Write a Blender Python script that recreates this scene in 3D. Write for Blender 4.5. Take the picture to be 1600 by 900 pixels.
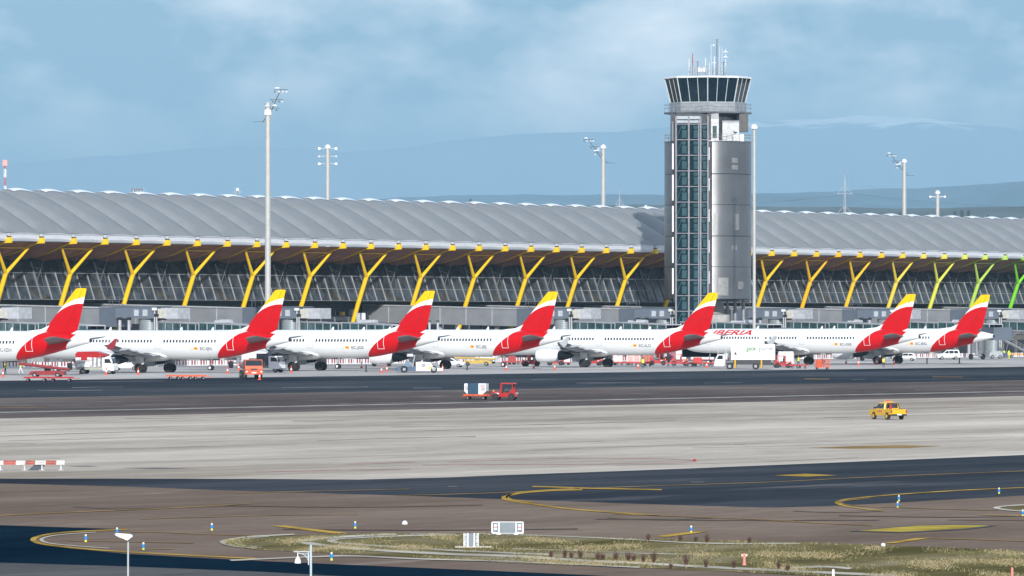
import bpy, math, random
from mathutils import Vector, Matrix
random.seed(7)
R = math.radians
scene = bpy.context.scene
for o in list(bpy.data.objects): bpy.data.objects.remove(o)
COL = scene.collection

# ------------------------------------------------------------------ camera
F = 10000.0; HZ = 499.0; CZ = 10.0          # focal length and horizon in photo pixels, eye height
cam = bpy.data.cameras.new('camera'); camo = bpy.data.objects.new('camera', cam); COL.objects.link(camo)
cam.sensor_width = 36; cam.lens = 36*F/1600; cam.shift_y = (HZ-450)/1600
cam.clip_start = 5; cam.clip_end = 120000
camo.location = (0, 0, CZ); camo.rotation_euler = (R(90), 0, 0)
scene.camera = camo
scene.render.resolution_x = 1024; scene.render.resolution_y = 576

# ------------------------------------------------------------------ light
SUN_EL, SUN_AZ, SUN_STR, SKY_STR = 20.0, 4.0, 3.55, 0.15
scene.view_settings.view_transform = 'Standard'; scene.view_settings.look = 'None'
scene.view_settings.exposure = 0.45; scene.view_settings.gamma = 1
sun = bpy.data.lights.new('sun', 'SUN'); suno = bpy.data.objects.new('sun', sun); COL.objects.link(suno)
sun.energy = SUN_STR; sun.angle = R(0.5); sun.color = (1.0, 0.975, 0.94)
sdir = Vector((math.sin(R(SUN_AZ))*math.cos(R(SUN_EL)), -math.cos(R(SUN_AZ))*math.cos(R(SUN_EL)), math.sin(R(SUN_EL))))
suno.rotation_euler = sdir.to_track_quat('Z', 'Y').to_euler(); suno.location = (20, -60, 80)
world = bpy.data.worlds.new('World'); scene.world = world; world.use_nodes = True
wt = world.node_tree; wn = wt.nodes; wl = wt.links; wn.clear()
wo = wn.new('ShaderNodeOutputWorld'); bg = wn.new('ShaderNodeBackground'); wl.new(bg.outputs[0], wo.inputs[0])
sky = wn.new('ShaderNodeTexSky'); sky.sky_type = 'NISHITA'; sky.sun_disc = False
sky.sun_elevation = R(SUN_EL); sky.sun_rotation = R(180-SUN_AZ); sky.air_density = 1.0; sky.dust_density = 0.3; sky.ozone_density = 2.0
tc = wn.new('ShaderNodeTexCoord')
def wmap(sc):
    m = wn.new('ShaderNodeMapping'); m.inputs['Scale'].default_value = sc; wl.new(tc.outputs['Generated'], m.inputs[0]); return m
def wnoise(m, s, d, r=.55):
    n = wn.new('ShaderNodeTexNoise'); n.inputs['Scale'].default_value = s; n.inputs['Detail'].default_value = d; n.inputs['Roughness'].default_value = r
    wl.new(m.outputs[0], n.inputs['Vector']); return n
n1 = wnoise(wmap((1, 1, 1.9)), 26, 6)
rmp = wn.new('ShaderNodeValToRGB'); rmp.color_ramp.elements[0].position = .44; rmp.color_ramp.elements[1].position = .74
wl.new(n1.outputs[0], rmp.inputs[0])
sep = wn.new('ShaderNodeSeparateXYZ'); wl.new(tc.outputs['Generated'], sep.inputs[0])
mr = wn.new('ShaderNodeMapRange'); mr.inputs['From Min'].default_value = 0.0; mr.inputs['From Max'].default_value = .5
mr.inputs['To Min'].default_value = .92; mr.inputs['To Max'].default_value = .72; wl.new(sep.outputs['Z'], mr.inputs['Value'])
clc = wn.new('ShaderNodeMixRGB'); clc.inputs['Color1'].default_value = (1.22, 2.08, 3.05, 1); clc.inputs['Color2'].default_value = (10.5, 9.6, 9.3, 1)
wl.new(rmp.outputs[0], clc.inputs['Fac'])
cf = wn.new('ShaderNodeMapRange'); cf.interpolation_type = 'SMOOTHSTEP'; cf.inputs['From Min'].default_value = .020; cf.inputs['From Max'].default_value = .040; wl.new(sep.outputs['Z'], cf.inputs['Value'])
cm_ = wn.new('ShaderNodeMath'); cm_.operation = 'MULTIPLY'; wl.new(rmp.outputs[0], cm_.inputs[0]); wl.new(cf.outputs[0], cm_.inputs[1]); wl.new(cm_.outputs[0], clc.inputs['Fac'])
mx = wn.new('ShaderNodeMixRGB'); wl.new(mr.outputs[0], mx.inputs['Fac']); wl.new(sky.outputs[0], mx.inputs['Color1']); wl.new(clc.outputs[0], mx.inputs['Color2'])
wl.new(mx.outputs[0], bg.inputs['Color']); bg.inputs['Strength'].default_value = SKY_STR

# ------------------------------------------------------------------ frame of the place: a along the terminal, u towards it
TH = R(58.1); TC, TS = math.cos(TH), math.sin(TH)
def W(a, u, z): return Vector((a*TC-u*TS, a*TS+u*TC, z))
K1, K2, ZA = 308.0, 513.0, 2.4
def zg(u): return 0.0 if u < K1 else ZA if u > K2 else ZA*(u-K1)/(K2-K1)
def uof(x, Y): return -(x*TS)+Y*TC
def atY(px, py, Y): return Vector(((px-800)/F*Y, Y, CZ+(HZ-py)/F*Y))
def Yu(px, u): return u/(TC-TS*(px-800)/F)
def atu(px, py, u): return atY(px, py, Yu(px, u))
def aof(p): return p[0]*TC+p[1]*TS
def gpt(px, py, dz=0.0):
    Y = 400.0
    for _ in range(60):
        u = uof((px-800)/F*Y, Y); Y = .5*Y+.5*(CZ-zg(u))*F/(py-HZ)
    p = atY(px, py, Y); p.z = zg(uof(p.x, p.y))+dz; return p
def gY(px, Y, dz=0.0):
    x = (px-800)/F*Y; return Vector((x, Y, zg(uof(x, Y))+dz))

# ------------------------------------------------------------------ materials
MATS = {}
def nodes(name):
    m = bpy.data.materials.new(name); m.use_nodes = True; t = m.node_tree
    return m, t, t.nodes, t.links, t.nodes['Principled BSDF']
def mat(name, col, rough=.5, metal=0, var=.12, vs=1.5, bump=0, bs=8, spec=.5, coat=0, emis=None):
    if name in MATS: return MATS[name]
    m, t, n, l, b = nodes(name)
    b.inputs['Roughness'].default_value = rough; b.inputs['Metallic'].default_value = metal
    b.inputs['Specular IOR Level'].default_value = spec; b.inputs['Coat Weight'].default_value = coat
    if coat: b.inputs['Coat Roughness'].default_value = .08
    co = n.new('ShaderNodeTexCoord'); nz = n.new('ShaderNodeTexNoise'); nz.inputs['Scale'].default_value = vs; nz.inputs['Detail'].default_value = 5
    l.new(co.outputs['Object'], nz.inputs['Vector'])
    hs = n.new('ShaderNodeMixRGB'); hs.inputs['Color1'].default_value = tuple(max(0, c*(1-var)) for c in col)+(1,)
    hs.inputs['Color2'].default_value = tuple(min(1, c*(1+var)) for c in col)+(1,)
    rp = n.new('ShaderNodeValToRGB'); rp.color_ramp.elements[0].position = .35; rp.color_ramp.elements[1].position = .65
    l.new(nz.outputs[0], rp.inputs[0]); l.new(rp.outputs[0], hs.inputs['Fac']); l.new(hs.outputs[0], b.inputs['Base Color'])
    if bump:
        bp = n.new('ShaderNodeBump'); bp.inputs['Strength'].default_value = bump; n2 = n.new('ShaderNodeTexNoise'); n2.inputs['Scale'].default_value = bs
        l.new(co.outputs['Object'], n2.inputs['Vector']); l.new(n2.outputs[0], bp.inputs['Height']); l.new(bp.outputs[0], b.inputs['Normal'])
    if emis: b.inputs['Emission Color'].default_value = (*emis, 1); b.inputs['Emission Strength'].default_value = 1
    MATS[name] = m; return m
def wavemat(name, col, col2, axis, scale, rough, metal=0, dist=0, bump=.3, var=.1, vs=.6, rng=(.35, .65)):
    """stripes (seams, slats, corrugation) along one object axis plus uneven tone"""
    if name in MATS: return MATS[name]
    m, t, n, l, b = nodes(name)
    b.inputs['Roughness'].default_value = rough; b.inputs['Metallic'].default_value = metal
    co = n.new('ShaderNodeTexCoord'); w = n.new('ShaderNodeTexWave'); w.bands_direction = axis; w.inputs['Scale'].default_value = scale
    w.inputs['Distortion'].default_value = dist; l.new(co.outputs['Object'], w.inputs['Vector'])
    mxx = n.new('ShaderNodeMixRGB'); mxx.inputs['Color1'].default_value = (*col, 1); mxx.inputs['Color2'].default_value = (*col2, 1); l.new(w.outputs['Fac'], mxx.inputs['Fac'])
    nz = n.new('ShaderNodeTexNoise'); nz.inputs['Scale'].default_value = vs; nz.inputs['Detail'].default_value = 6; l.new(co.outputs['Object'], nz.inputs['Vector'])
    mr = n.new('ShaderNodeMapRange'); mr.inputs['From Min'].default_value = rng[0]; mr.inputs['From Max'].default_value = rng[1]
    mr.inputs['To Min'].default_value = 1-var; mr.inputs['To Max'].default_value = 1+var; l.new(nz.outputs[0], mr.inputs['Value'])
    ml = n.new('ShaderNodeVectorMath'); ml.operation = 'SCALE'; l.new(mxx.outputs[0], ml.inputs[0]); l.new(mr.outputs[0], ml.inputs['Scale']); l.new(ml.outputs[0], b.inputs['Base Color'])
    if bump:
        bp = n.new('ShaderNodeBump'); bp.inputs['Strength'].default_value = bump; bp.inputs['Distance'].default_value = .05
        l.new(w.outputs['Fac'], bp.inputs['Height']); l.new(bp.outputs[0], b.inputs['Normal'])
    MATS[name] = m; return m
def groundmat(name, c0, c1, c2, rough, s=.02, fine=.6, spec=.5, stretch=4.0, streak=None):
    """worn paving: long patches along the terminal direction, finer grain, optional pale streaks"""
    m, t, n, l, b = nodes(name)
    b.inputs['Roughness'].default_value = rough; b.inputs['Specular IOR Level'].default_value = spec
    co = n.new('ShaderNodeTexCoord'); mp = n.new('ShaderNodeMapping'); mp.inputs['Rotation'].default_value = (0, 0, -TH)
    mp2 = n.new('ShaderNodeMapping'); mp2.inputs['Scale'].default_value = (1/stretch, 1, 1)
    l.new(co.outputs['Object'], mp.inputs[0]); l.new(mp.outputs[0], mp2.inputs[0])
    def nz(sc, d, r):
        q = n.new('ShaderNodeTexNoise'); q.inputs['Scale'].default_value = sc; q.inputs['Detail'].default_value = d; q.inputs['Roughness'].default_value = min(.8, r+.1)
        l.new(mp2.outputs[0], q.inputs['Vector']); return q
    a = nz(s, 8, .62); rp = n.new('ShaderNodeValToRGB'); e = rp.color_ramp.elements
    e[0].position = .39; e[0].color = (*c0, 1); e[1].position = .62; e[1].color = (*c2, 1); k = e.new(.5); k.color = (*c1, 1)
    l.new(a.outputs[0], rp.inputs[0])
    g = nz(fine, 5, .7); mr = n.new('ShaderNodeMapRange'); mr.inputs['From Min'].default_value = .3; mr.inputs['From Max'].default_value = .7
    mr.inputs['To Min'].default_value = .82; mr.inputs['To Max'].default_value = 1.18; l.new(g.outputs[0], mr.inputs['Value'])
    ml = n.new('ShaderNodeVectorMath'); ml.operation = 'SCALE'; l.new(rp.outputs[0], ml.inputs[0]); l.new(mr.outputs[0], ml.inputs['Scale'])
    out = ml.outputs[0]
    if streak:
        st = nz(s*5, 4, .6); r2 = n.new('ShaderNodeValToRGB'); r2.color_ramp.elements[0].position = .60; r2.color_ramp.elements[1].position = .72
        l.new(st.outputs[0], r2.inputs[0]); m2 = n.new('ShaderNodeMixRGB'); m2.inputs['Color2'].default_value = (*streak, 1)
        l.new(r2.outputs[0], m2.inputs['Fac']); l.new(out, m2.inputs['Color1']); out = m2.outputs[0]
    l.new(out, b.inputs['Base Color'])
    MATS[name] = m; return m
white = mat('white paint', (.78, .79, .80), .35, var=.04, vs=.4)
planewhite = mat('aircraft white', (.70, .715, .72), .28, var=.03, vs=.3, coat=.4)
silver = mat('silver metal', (.34, .35, .37), .38, .6, var=.08)
greym = mat('grey metal', (.25, .26, .28), .5, .3)
dark = mat('dark metal', (.03, .033, .038), .5, .3)
black = mat('black rubber', (.018, .018, .02), .8)
yel = mat('yellow steel paint', (.83, .52, .004), .42, var=.06)
redp = mat('red vehicle paint', (.38, .006, .007), .4, var=.1, coat=.3)
orangep = mat('orange paint', (.58, .075, .012), .45, var=.12)
yelp = mat('yellow vehicle paint', (.74, .42, .004), .35, coat=.5, var=.06)
glassd = mat('dark window glass', (.012, .018, .024), .06, spec=.8, var=.2)
tealg = mat('teal glazing', (.045, .105, .11), .12, spec=.8, var=.45, vs=.5)
bluep = mat('blue container panel', (.010, .05, .10), .5)
rub = mat('tyre rubber', (.02, .02, .022), .85)
hub = mat('wheel hub', (.24, .24, .24), .5, .3)
conc = mat('pale concrete', (.36, .35, .33), .85, var=.15)
amber = mat('amber beacon', (.8, .3, .01), .3)

# ------------------------------------------------------------------ mesh builder
class MB:
    def __init__(s): s.v = []; s.f = []; s.m = []; s.mi = 0; s.T = None
    def use(s, i): s.mi = i; return s
    def add(s, vs, fs):
        o = len(s.v)
        for p in vs:
            p = Vector(p)
            if s.T is not None: p = s.T @ p
            s.v.append(tuple(p))
        for f in fs: s.f.append([o+i for i in f]); s.m.append(s.mi)
    def box(s, x0, x1, y0, y1, z0, z1, top=None):
        t = top or (0, 0)
        s.add([(x0, y0, z0), (x1, y0, z0), (x1, y1, z0), (x0, y1, z0), (x0+t[0], y0+t[1], z1), (x1-t[0], y0+t[1], z1), (x1-t[0], y1-t[1], z1), (x0+t[0], y1-t[1], z1)],
              [(3, 2, 1, 0), (4, 5, 6, 7), (0, 1, 5, 4), (1, 2, 6, 5), (2, 3, 7, 6), (3, 0, 4, 7)])
    def quad(s, a, b, c, d): s.add([a, b, c, d], [(0, 1, 2, 3)])
    def tube(s, p, q, r0, r1=None, n=8, cap=True):
        r1 = r0 if r1 is None else r1
        p, q = Vector(p), Vector(q); d = (q-p).normalized(); u = d.orthogonal().normalized(); w = d.cross(u); vs = []
        for c, r in ((p, r0), (q, r1)):
            for i in range(n):
                a = 2*math.pi*i/n; vs.append(c+u*(r*math.cos(a))+w*(r*math.sin(a)))
        fs = [(i, (i+1) % n, n+(i+1) % n, n+i) for i in range(n)]
        if cap: fs += [tuple(range(n-1, -1, -1)), tuple(range(n, 2*n))]
        s.add(vs, fs)
    def loft(s, rings, closed=True, cap=True):
        n = len(rings[0]); vs = [p for r in rings for p in r]; fs = []
        for j in range(len(rings)-1):
            for i in range(n if closed else n-1):
                k = (i+1) % n; fs.append((j*n+i, j*n+k, (j+1)*n+k, (j+1)*n+i))
        if cap and closed: fs += [tuple(range(n-1, -1, -1)), tuple(range((len(rings)-1)*n, len(rings)*n))]
        s.add(vs, fs)
    def prism(s, prof, y0, y1, inset=0, taper=None):
        """side profile (x, z) extruded over y; taper(z) narrows the half width"""
        k = taper or (lambda z: 0)
        s.loft([[(x, y0+k(z), z) for x, z in prof], [(x, y1-k(z), z) for x, z in prof]])
    def lathe(s, prof, c=(0, 0, 0), n=16, a0=0, a1=None):
        full = a1 is None; a1 = 2*math.pi if full else a1; m = n if full else n+1; rings = []
        for r, z in prof: rings.append([(c[0]+r*math.cos(a0+(a1-a0)*i/n), c[1]+r*math.sin(a0+(a1-a0)*i/n), c[2]+z) for i in range(m)])
        s.loft(rings, closed=full, cap=False)
    def bar(s, p, q, w, h=None):
        h = w if h is None else h
        p, q = Vector(p), Vector(q); d = (q-p).normalized(); up = Vector((0, 0, 1)) if abs(d.z) < .95 else Vector((1, 0, 0))
        x = d.cross(up).normalized()*w/2; y = x.cross(d).normalized()*h/2
        s.loft([[c-x-y, c+x-y, c+x+y, c-x+y] for c in (p, q)])
    def mesh(s, name, mats, smooth=False):
        me = bpy.data.meshes.new(name); me.from_pydata(s.v, [], s.f)
        for m in (mats if isinstance(mats, (list, tuple)) else [mats]): me.materials.append(m)
        me.polygons.foreach_set('material_index', s.m)
        if smooth:
            me.polygons.foreach_set('use_smooth', [True]*len(s.f))
            try: me.set_sharp_from_angle(angle=R(38))
            except Exception: pass
        me.update(); return me
    def build(s, name, mats, parent=None, smooth=False, loc=(0, 0, 0), rz=0, kind=None):
        return obj(name, s.mesh(name, mats, smooth), parent, loc, rz, kind)
def obj(name, me, parent=None, loc=(0, 0, 0), rz=0, kind=None, label=None):
    o = bpy.data.objects.new(name, me); COL.objects.link(o); o.parent = parent; o.location = loc; o.rotation_euler = (0, 0, rz)
    if kind: o['kind'] = kind
    if label: o['label'] = label
    return o
def thing(name, label, cat, loc=(0, 0, 0), rz=0, group=None):
    o = bpy.data.objects.new(name, None); COL.objects.link(o); o.location = loc; o.rotation_euler = (0, 0, rz); o.empty_display_size = .5
    o['label'] = label; o['category'] = cat
    if group: o['group'] = group
    return o
def dup(root, loc, rz, label=None, group=None):
    r = root.copy(); COL.objects.link(r); r.location = loc; r.rotation_euler = (0, 0, rz)
    if label: r['label'] = label
    if group: r['group'] = group
    for ch in list(root.children):
        c = ch.copy(); COL.objects.link(c); c.parent = r
        for g in list(ch.children):
            d = g.copy(); COL.objects.link(d); d.parent = c
    return r
def interp(pts, x):
    if x <= pts[0][0]:
        (a, b), (c, d) = pts[0], pts[1]; return b+(d-b)*(x-a)/(c-a)
    for (a, b), (c, d) in zip(pts, pts[1:]):
        if x <= c: return b+(d-b)*(x-a)/(c-a)
    (a, b), (c, d) = pts[-2], pts[-1]; return b+(d-b)*(x-a)/(c-a)

# ------------------------------------------------------------------ ground
apronm = groundmat('apron concrete', (.38, .355, .34), (.46, .435, .415), (.54, .51, .485), .85, .03, spec=0)
asph = groundmat('dark asphalt', (.022, .027, .036), (.044, .052, .064), (.08, .085, .095), .7, .02, streak=(.13, .125, .13), stretch=6, spec=0)
asph2 = groundmat('shade blue asphalt', (.002, .010, .022), (.004, .016, .031), (.008, .022, .038), .7, .03, spec=0)  # dark asphalt with the blue of shade put into its base colour
brown = groundmat('worn brown asphalt', (.12, .085, .065), (.17, .125, .098), (.23, .175, .138), .9, .02, streak=(.27, .22, .18), spec=0)
brown2 = groundmat('grey shoulder asphalt', (.085, .07, .066), (.125, .103, .096), (.175, .148, .132), .85, .03, streak=(.25, .22, .20), spec=0)
light = groundmat('light concrete paving', (.31, .265, .215), (.46, .405, .34), (.61, .55, .47), .9, .025, stretch=5, spec=0)
farm = groundmat('dry earth', (.10, .09, .06), (.14, .12, .08), (.18, .15, .10), .9, .004)
def band(name, u0, u1, m, dz, a0=-1500, a1=3500):
    us = [u0]+[k for k in (K1, K2) if u0 < k < u1]+[u1]; b = MB()
    for p, q in zip(us, us[1:]):
        n = 10
        for i in range(n):
            x0, x1 = a0+(a1-a0)*i/n, a0+(a1-a0)*(i+1)/n
            b.quad(W(x0, p, zg(p)+dz), W(x1, p, zg(p)+dz), W(x1, q, zg(q)+dz), W(x0, q, zg(q)+dz))
    return b.build(name, m, kind='structure')
b = MB()
gu = [-3000, K1, K2, 1200, 60000]
for p, q in zip(gu, gu[1:]):
    for x0, x1 in ((-40000, -3000), (-3000, 6000), (6000, 70000)):
        b.quad(W(x0, p, zg(p)), W(x1, p, zg(p)), W(x1, q, zg(q)), W(x0, q, zg(q)))
b.build('ground', farm, kind='structure')
def ug(px, py): p = gpt(px, py); return uof(p.x, p.y)
U1, U2, U3 = ug(800, 584), ug(800, 608), ug(800, 636.5)
band('apron', U1, 720, apronm, .004)
band('taxiway', U2, U1, asph, .004)
band('taxiway_shoulder', U3, U2, brown2, .004)
band('concrete_pavement', 40, U3, light, .004)
def sheet(name, top, bot, m, dz, x0=-400, x1=2000, n=80, rows=5, kind='structure'):
    b = MB(); rings = []
    for j in range(rows+1):
        r = []
        for i in range(n+1):
            x = x0+(x1-x0)*i/n; yt, yb = interp(top, x), interp(bot, x); r.append(gpt(x, yt+(yb-yt)*j/rows, dz))
        rings.append(r)
    b.loft(rings[::-1], closed=False); return b.build(name, m, kind=kind)
DB_T = [(0, 748), (200, 748), (400, 748.5), (560, 749.5), (700, 746), (800, 742), (1000, 735), (1200, 727), (1400, 719), (1600, 711)]
DB_B = [(0, 756), (200, 761), (400, 768.5), (600, 774), (800, 781), (1000, 788), (1200, 794), (1290, 791.5), (1400, 786), (1600, 775)]
sheet('lower_taxiway', DB_T, DB_B, asph, .008)
sheet('lower_shoulder', [(x, y-.3) for x, y in DB_B], [(0, 1500), (1600, 1500)], brown, .012, rows=10)
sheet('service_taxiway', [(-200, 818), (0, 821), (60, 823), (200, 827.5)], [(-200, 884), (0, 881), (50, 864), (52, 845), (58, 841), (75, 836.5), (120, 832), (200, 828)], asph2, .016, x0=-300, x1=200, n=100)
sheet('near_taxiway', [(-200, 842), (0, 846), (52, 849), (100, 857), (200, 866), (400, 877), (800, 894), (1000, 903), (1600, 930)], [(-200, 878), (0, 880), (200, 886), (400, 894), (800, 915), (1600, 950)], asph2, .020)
sheet('near_pavement', [(-200, 878), (0, 880), (200, 886), (400, 894), (800, 915), (1600, 950)], [(0, 1200), (1600, 1200)], groundmat('near grey asphalt', (.06, .06, .065), (.09, .09, .092), (.12, .12, .118), .8, .05, spec=0), .024)

GR_T = [(348, 849), (352, 846), (380, 841), (430, 838), (550, 835), (800, 834.5), (1000, 843), (1200, 847), (1400, 853), (1600, 862), (2000, 880)]
GR_B = [(348, 850), (365, 855), (400, 860), (600, 869), (800, 881), (1000, 888), (1200, 897), (1300, 902), (1600, 915), (2000, 935)]
grassm = groundmat('dry grass turf', (.085, .075, .03), (.155, .13, .06), (.30, .25, .16), .95, .09, fine=2, stretch=3, spec=0)
sheet('turf', GR_T, GR_B, grassm, .026, x0=348, x1=1900, n=150, rows=4)
sheet('turf', [(1558, 795), (1600, 791), (1700, 788), (2000, 776)], [(1558, 796), (1600, 799), (1700, 803), (2000, 815)], grassm, .026, x0=1558, x1=1950, n=30, rows=2)
ymark = mat('worn yellow marking', (.42, .27, .06), .8, spec=0, var=.35, vs=.3)
ybright = mat('yellow marking', (.40, .30, .06), .8, spec=0, var=.25, vs=.4)
ofaint = mat('faded orange marking', (.30, .20, .09), .85, spec=0, var=.3, vs=.25)
wmark = mat('worn white marking', (.36, .35, .32), .85, spec=0, var=.3, vs=.2)
rmark = mat('faded red marking', (.38, .22, .21), .85, spec=0, var=.3, vs=.2)
bmark = mat('black marking border', (.03, .03, .035), .8, var=.2)
pathm = mat('pale concrete strip', (.46, .42, .35), .9, spec=0, var=.3, vs=.25)
def ribbon(pts, w, m, dz, name='painted_line', sm=6):
    # Catmull-Rom through the given points, then a strip on the ground
    P = [Vector(p) for p in pts]; Q = []
    for i in range(len(P)-1):
        p0, p1, p2, p3 = P[max(i-1, 0)], P[i], P[i+1], P[min(i+2, len(P)-1)]
        for k in range(sm):
            t = k/sm; Q.append(.5*((2*p1)+(p2-p0)*t+(2*p0-5*p1+4*p2-p3)*t*t+(3*p1-p0-3*p2+p3)*t**3))
    Q.append(P[-1]); L, Rr = [], []
    for i, q in enumerate(Q):
        d = (Q[min(i+1, len(Q)-1)]-Q[max(i-1, 0)]); d.x /= 8; d = d.normalized(); nn = Vector((-d.y*6, d.x))*w/2
        nn.x = max(-14, min(14, nn.x)); nn.y = nn.y if abs(nn.y) > .25*w else math.copysign(.25*w, nn.y or 1)
        L.append(gpt(q.x+nn.x, q.y+nn.y, dz)); Rr.append(gpt(q.x-nn.x, q.y-nn.y, dz))
    b = MB(); b.loft([L, Rr], closed=False); o = b.build(name, m, kind='structure'); return o
def poly(pts, m, dz, name='painted_marking'):
    b = MB(); b.add([gpt(x, y, dz) for x, y in pts], [tuple(range(len(pts)))]); return b.build(name, m, kind='structure')
band('edge_line', ug(800, 628.3), ug(800, 627.2), wmark, .008)
band('edge_line', ug(800, 583.4), ug(800, 582.9), wmark, .008)
ribbon([(620, 775), (700, 773), (790, 770), (962, 762), (1200, 754), (1350, 746.5), (1600, 736.5), (1800, 730)], .7, ofaint, .032)
ribbon([(832, 761), (870, 762), (930, 764), (1034, 766)], 1.7, ymark, .036)
ribbon([(910, 766), (850, 768), (810, 772), (792, 776), (788, 779), (795, 782.5), (830, 788), (890, 796), (980, 803), (1032, 806.5)], 1.5, ymark, .036)
ribbon([(905, 763.5), (860, 766), (815, 769.5), (797, 774), (793, 778.5), (803, 782), (835, 786)], .8, ymark, .036)
ribbon([(1700, 757), (1600, 762.5), (1500, 767), (1400, 773.5), (1330, 780), (1311, 784), (1308, 787), (1322, 791.5), (1350, 796), (1380, 799)], 1.1, ymark, .036)
ribbon([(1360, 779), (1322, 783), (1313, 786.5), (1330, 790), (1380, 793), (1500, 797), (1560, 798)], .8, ofaint, .036)
poly([(1210, 743.5), (1258, 741), (1308, 743.3), (1262, 745.5)], ymark, .036)
poly([(1262, 700), (1330, 697.5), (1400, 695.5), (1470, 697), (1420, 700), (1330, 701.5)], ofaint, .016)
poly([(1325, 831), (1425, 821.3), (1500, 820.3), (1560, 822), (1515, 828), (1410, 833.6)], bmark, .034)
poly([(1340, 830.4), (1430, 822.5), (1495, 821.5), (1548, 822.3), (1505, 827), (1408, 832.4)], ybright, .038)
poly([(1378, 850.5), (1430, 842), (1456, 841.3), (1402, 849.5)], ymark, .038)
poly([(1022, 839.5), (1078, 832), (1110, 831), (1044, 840)], ymark, .038)
poly([(424, 822.6), (448, 822.6), (545, 834), (522, 834.8)], ymark, .038)
ribbon([(200, 828), (130, 831), (85, 834.5), (60, 839.5), (52, 845), (66, 851), (100, 855.5), (160, 861), (260, 867), (400, 874)], 1.5, ymark, .038)
ribbon([(150, 832.5), (95, 836.5), (70, 841), (65, 845.5), (78, 850), (110, 853.5), (170, 858)], 1.0, mat('pale marking', (.42, .36, .27), .85), .038)
ribbon([(-40, 809), (0, 806.5), (60, 803.5), (150, 799.5), (250, 795.5), (390, 788)], 1.0, ofaint, .036)
for pts, w in (([(205, 832), (260, 833), (330, 836), (400, 838)], .8), ([(108, 846), (200, 847.5), (303, 849.5)], .8), ([(215, 860), (272, 858.5)], .8), ([(1200, 814), (1280, 818), (1362, 822)], 1),
               ([(1450, 842), (1530, 844), (1640, 848)], 1), ([(1532, 805), (1640, 808)], 1.2), ([(0, 637), (70, 637.5)], .6), ([(370, 771), (500, 768), (640, 765)], .6), ([(960, 804), (1100, 809), (1240, 815)], .9),
               ([(1257, 592.4), (1295, 592.6)], .9), ([(1457, 589.2), (1505, 589.5)], .8), ([(220, 812), (420, 806), (560, 805)], .6)):
    ribbon(pts, w, ofaint, .036)
for pts, w in (([(660, 727), (800, 726), (900, 725.5), (1000, 725), (1060, 723.5), (1086, 721)], .7), ([(700, 722), (830, 717.5), (900, 716), (1000, 716.6), (1070, 718.6), (1088, 720.5)], .7), ([(400, 738), (520, 735), (640, 733)], .9), ([(540, 726), (650, 722)], .6)):
    ribbon(pts, w, rmark, .014)
for pts, w in (([(620, 836.5), (560, 839), (500, 843), (474, 847), (490, 851.5), (540, 857), (600, 861.5), (700, 867), (800, 870.5), (900, 876.5), (1000, 881.5), (1100, 887), (1240, 894), (1400, 901)], 3.4),
               ([(760, 835.5), (640, 838), (545, 842), (518, 847), (560, 852), (640, 857), (720, 862), (860, 868)], 2.2),
               ([(460, 836), (390, 840), (354, 845.5), (350, 849.5), (366, 854.5), (400, 858)], 1.7),
               ([(420, 839.5), (385, 843), (366, 848), (378, 853), (410, 857)], .8),
               ([(360, 877), (500, 871), (560, 870.5), (650, 874.5), (800, 879), (1000, 888)], 1.8),
               ([(640, 835), (800, 837), (900, 840), (1000, 845), (1100, 850), (1250, 851)], 1.5),
               ([(800, 859), (900, 862), (1000, 866), (1100, 868)], 1.1),
               ([(1235, 889), (1290, 887), (1330, 890)], 2.6),
               ([(1640, 788), (1590, 790.5), (1565, 792.5), (1557, 795), (1575, 798), (1600, 800), (1640, 803)], 1.6)):
    ribbon(pts, w, pathm, .044, name='concrete_strip')
tb = mat('thin tarmac patch', (.09, .08, .075), .8, var=.2)
poly([(190, 731.6), (245, 731), (295, 732), (245, 733)], tb, .012, 'oil_stain'); poly([(105, 728.6), (140, 728), (155, 728.9), (125, 729.4)], tb, .012, 'oil_stain')

for pts, w in (([(112, 605.8), (150, 605), (192, 604.6)], .7), ([(60, 610), (110, 610.3), (160, 609.6)], .8), ([(440, 606), (500, 605.2), (575, 604.4)], .8), ([(645, 606.6), (690, 606.2)], .6), ([(830, 593.5), (870, 593)], .6), ([(900, 598.6), (1000, 597.6)], .7),
               ([(1100, 598.5), (1160, 597.8)], .5), ([(1430, 609.3), (1470, 609.1), (1510, 608.6)], .7), ([(1330, 593), (1352, 592.6)], .5), ([(1400, 605), (1425, 604.6)], .5), ([(1080, 753.5), (1100, 753.2)], .7), ([(700, 760.5), (715, 760)], .9)):
    ribbon(pts, w, mat('pale ground streak', (.17, .165, .17), .9, spec=0, var=.3, vs=.2), .014, 'pale_streak')  # thin pale streaks laid over the dark taxiways
tyre = mat('rubber streak', (.29, .26, .225), .95, spec=0, var=.3, vs=.12); tyre2 = mat('brown seep stain', (.30, .25, .20), .95, spec=0, var=.3, vs=.1)
rt = random.Random(21)
for i in range(18):
    x0 = rt.uniform(-200, 1500); ln = rt.uniform(90, 520); yy = rt.uniform(650, 736); sl = -(yy-HZ)*.00014; cv = rt.uniform(-2.2, 2.2)
    pts = [(x0+ln*t, yy+sl*ln*t+cv*math.sin(math.pi*t)) for t in (0, .33, .66, 1)]
    if any(p[1] > interp(DB_T, p[0])-3 for p in pts): continue
    ribbon(pts, rt.uniform(.35, 1.0), tyre if i % 3 else tyre2, .010, 'tyre_mark')
tyre3 = mat('dark rubber streak', (.115, .09, .075), .95, spec=0, var=.3, vs=.12)
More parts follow.
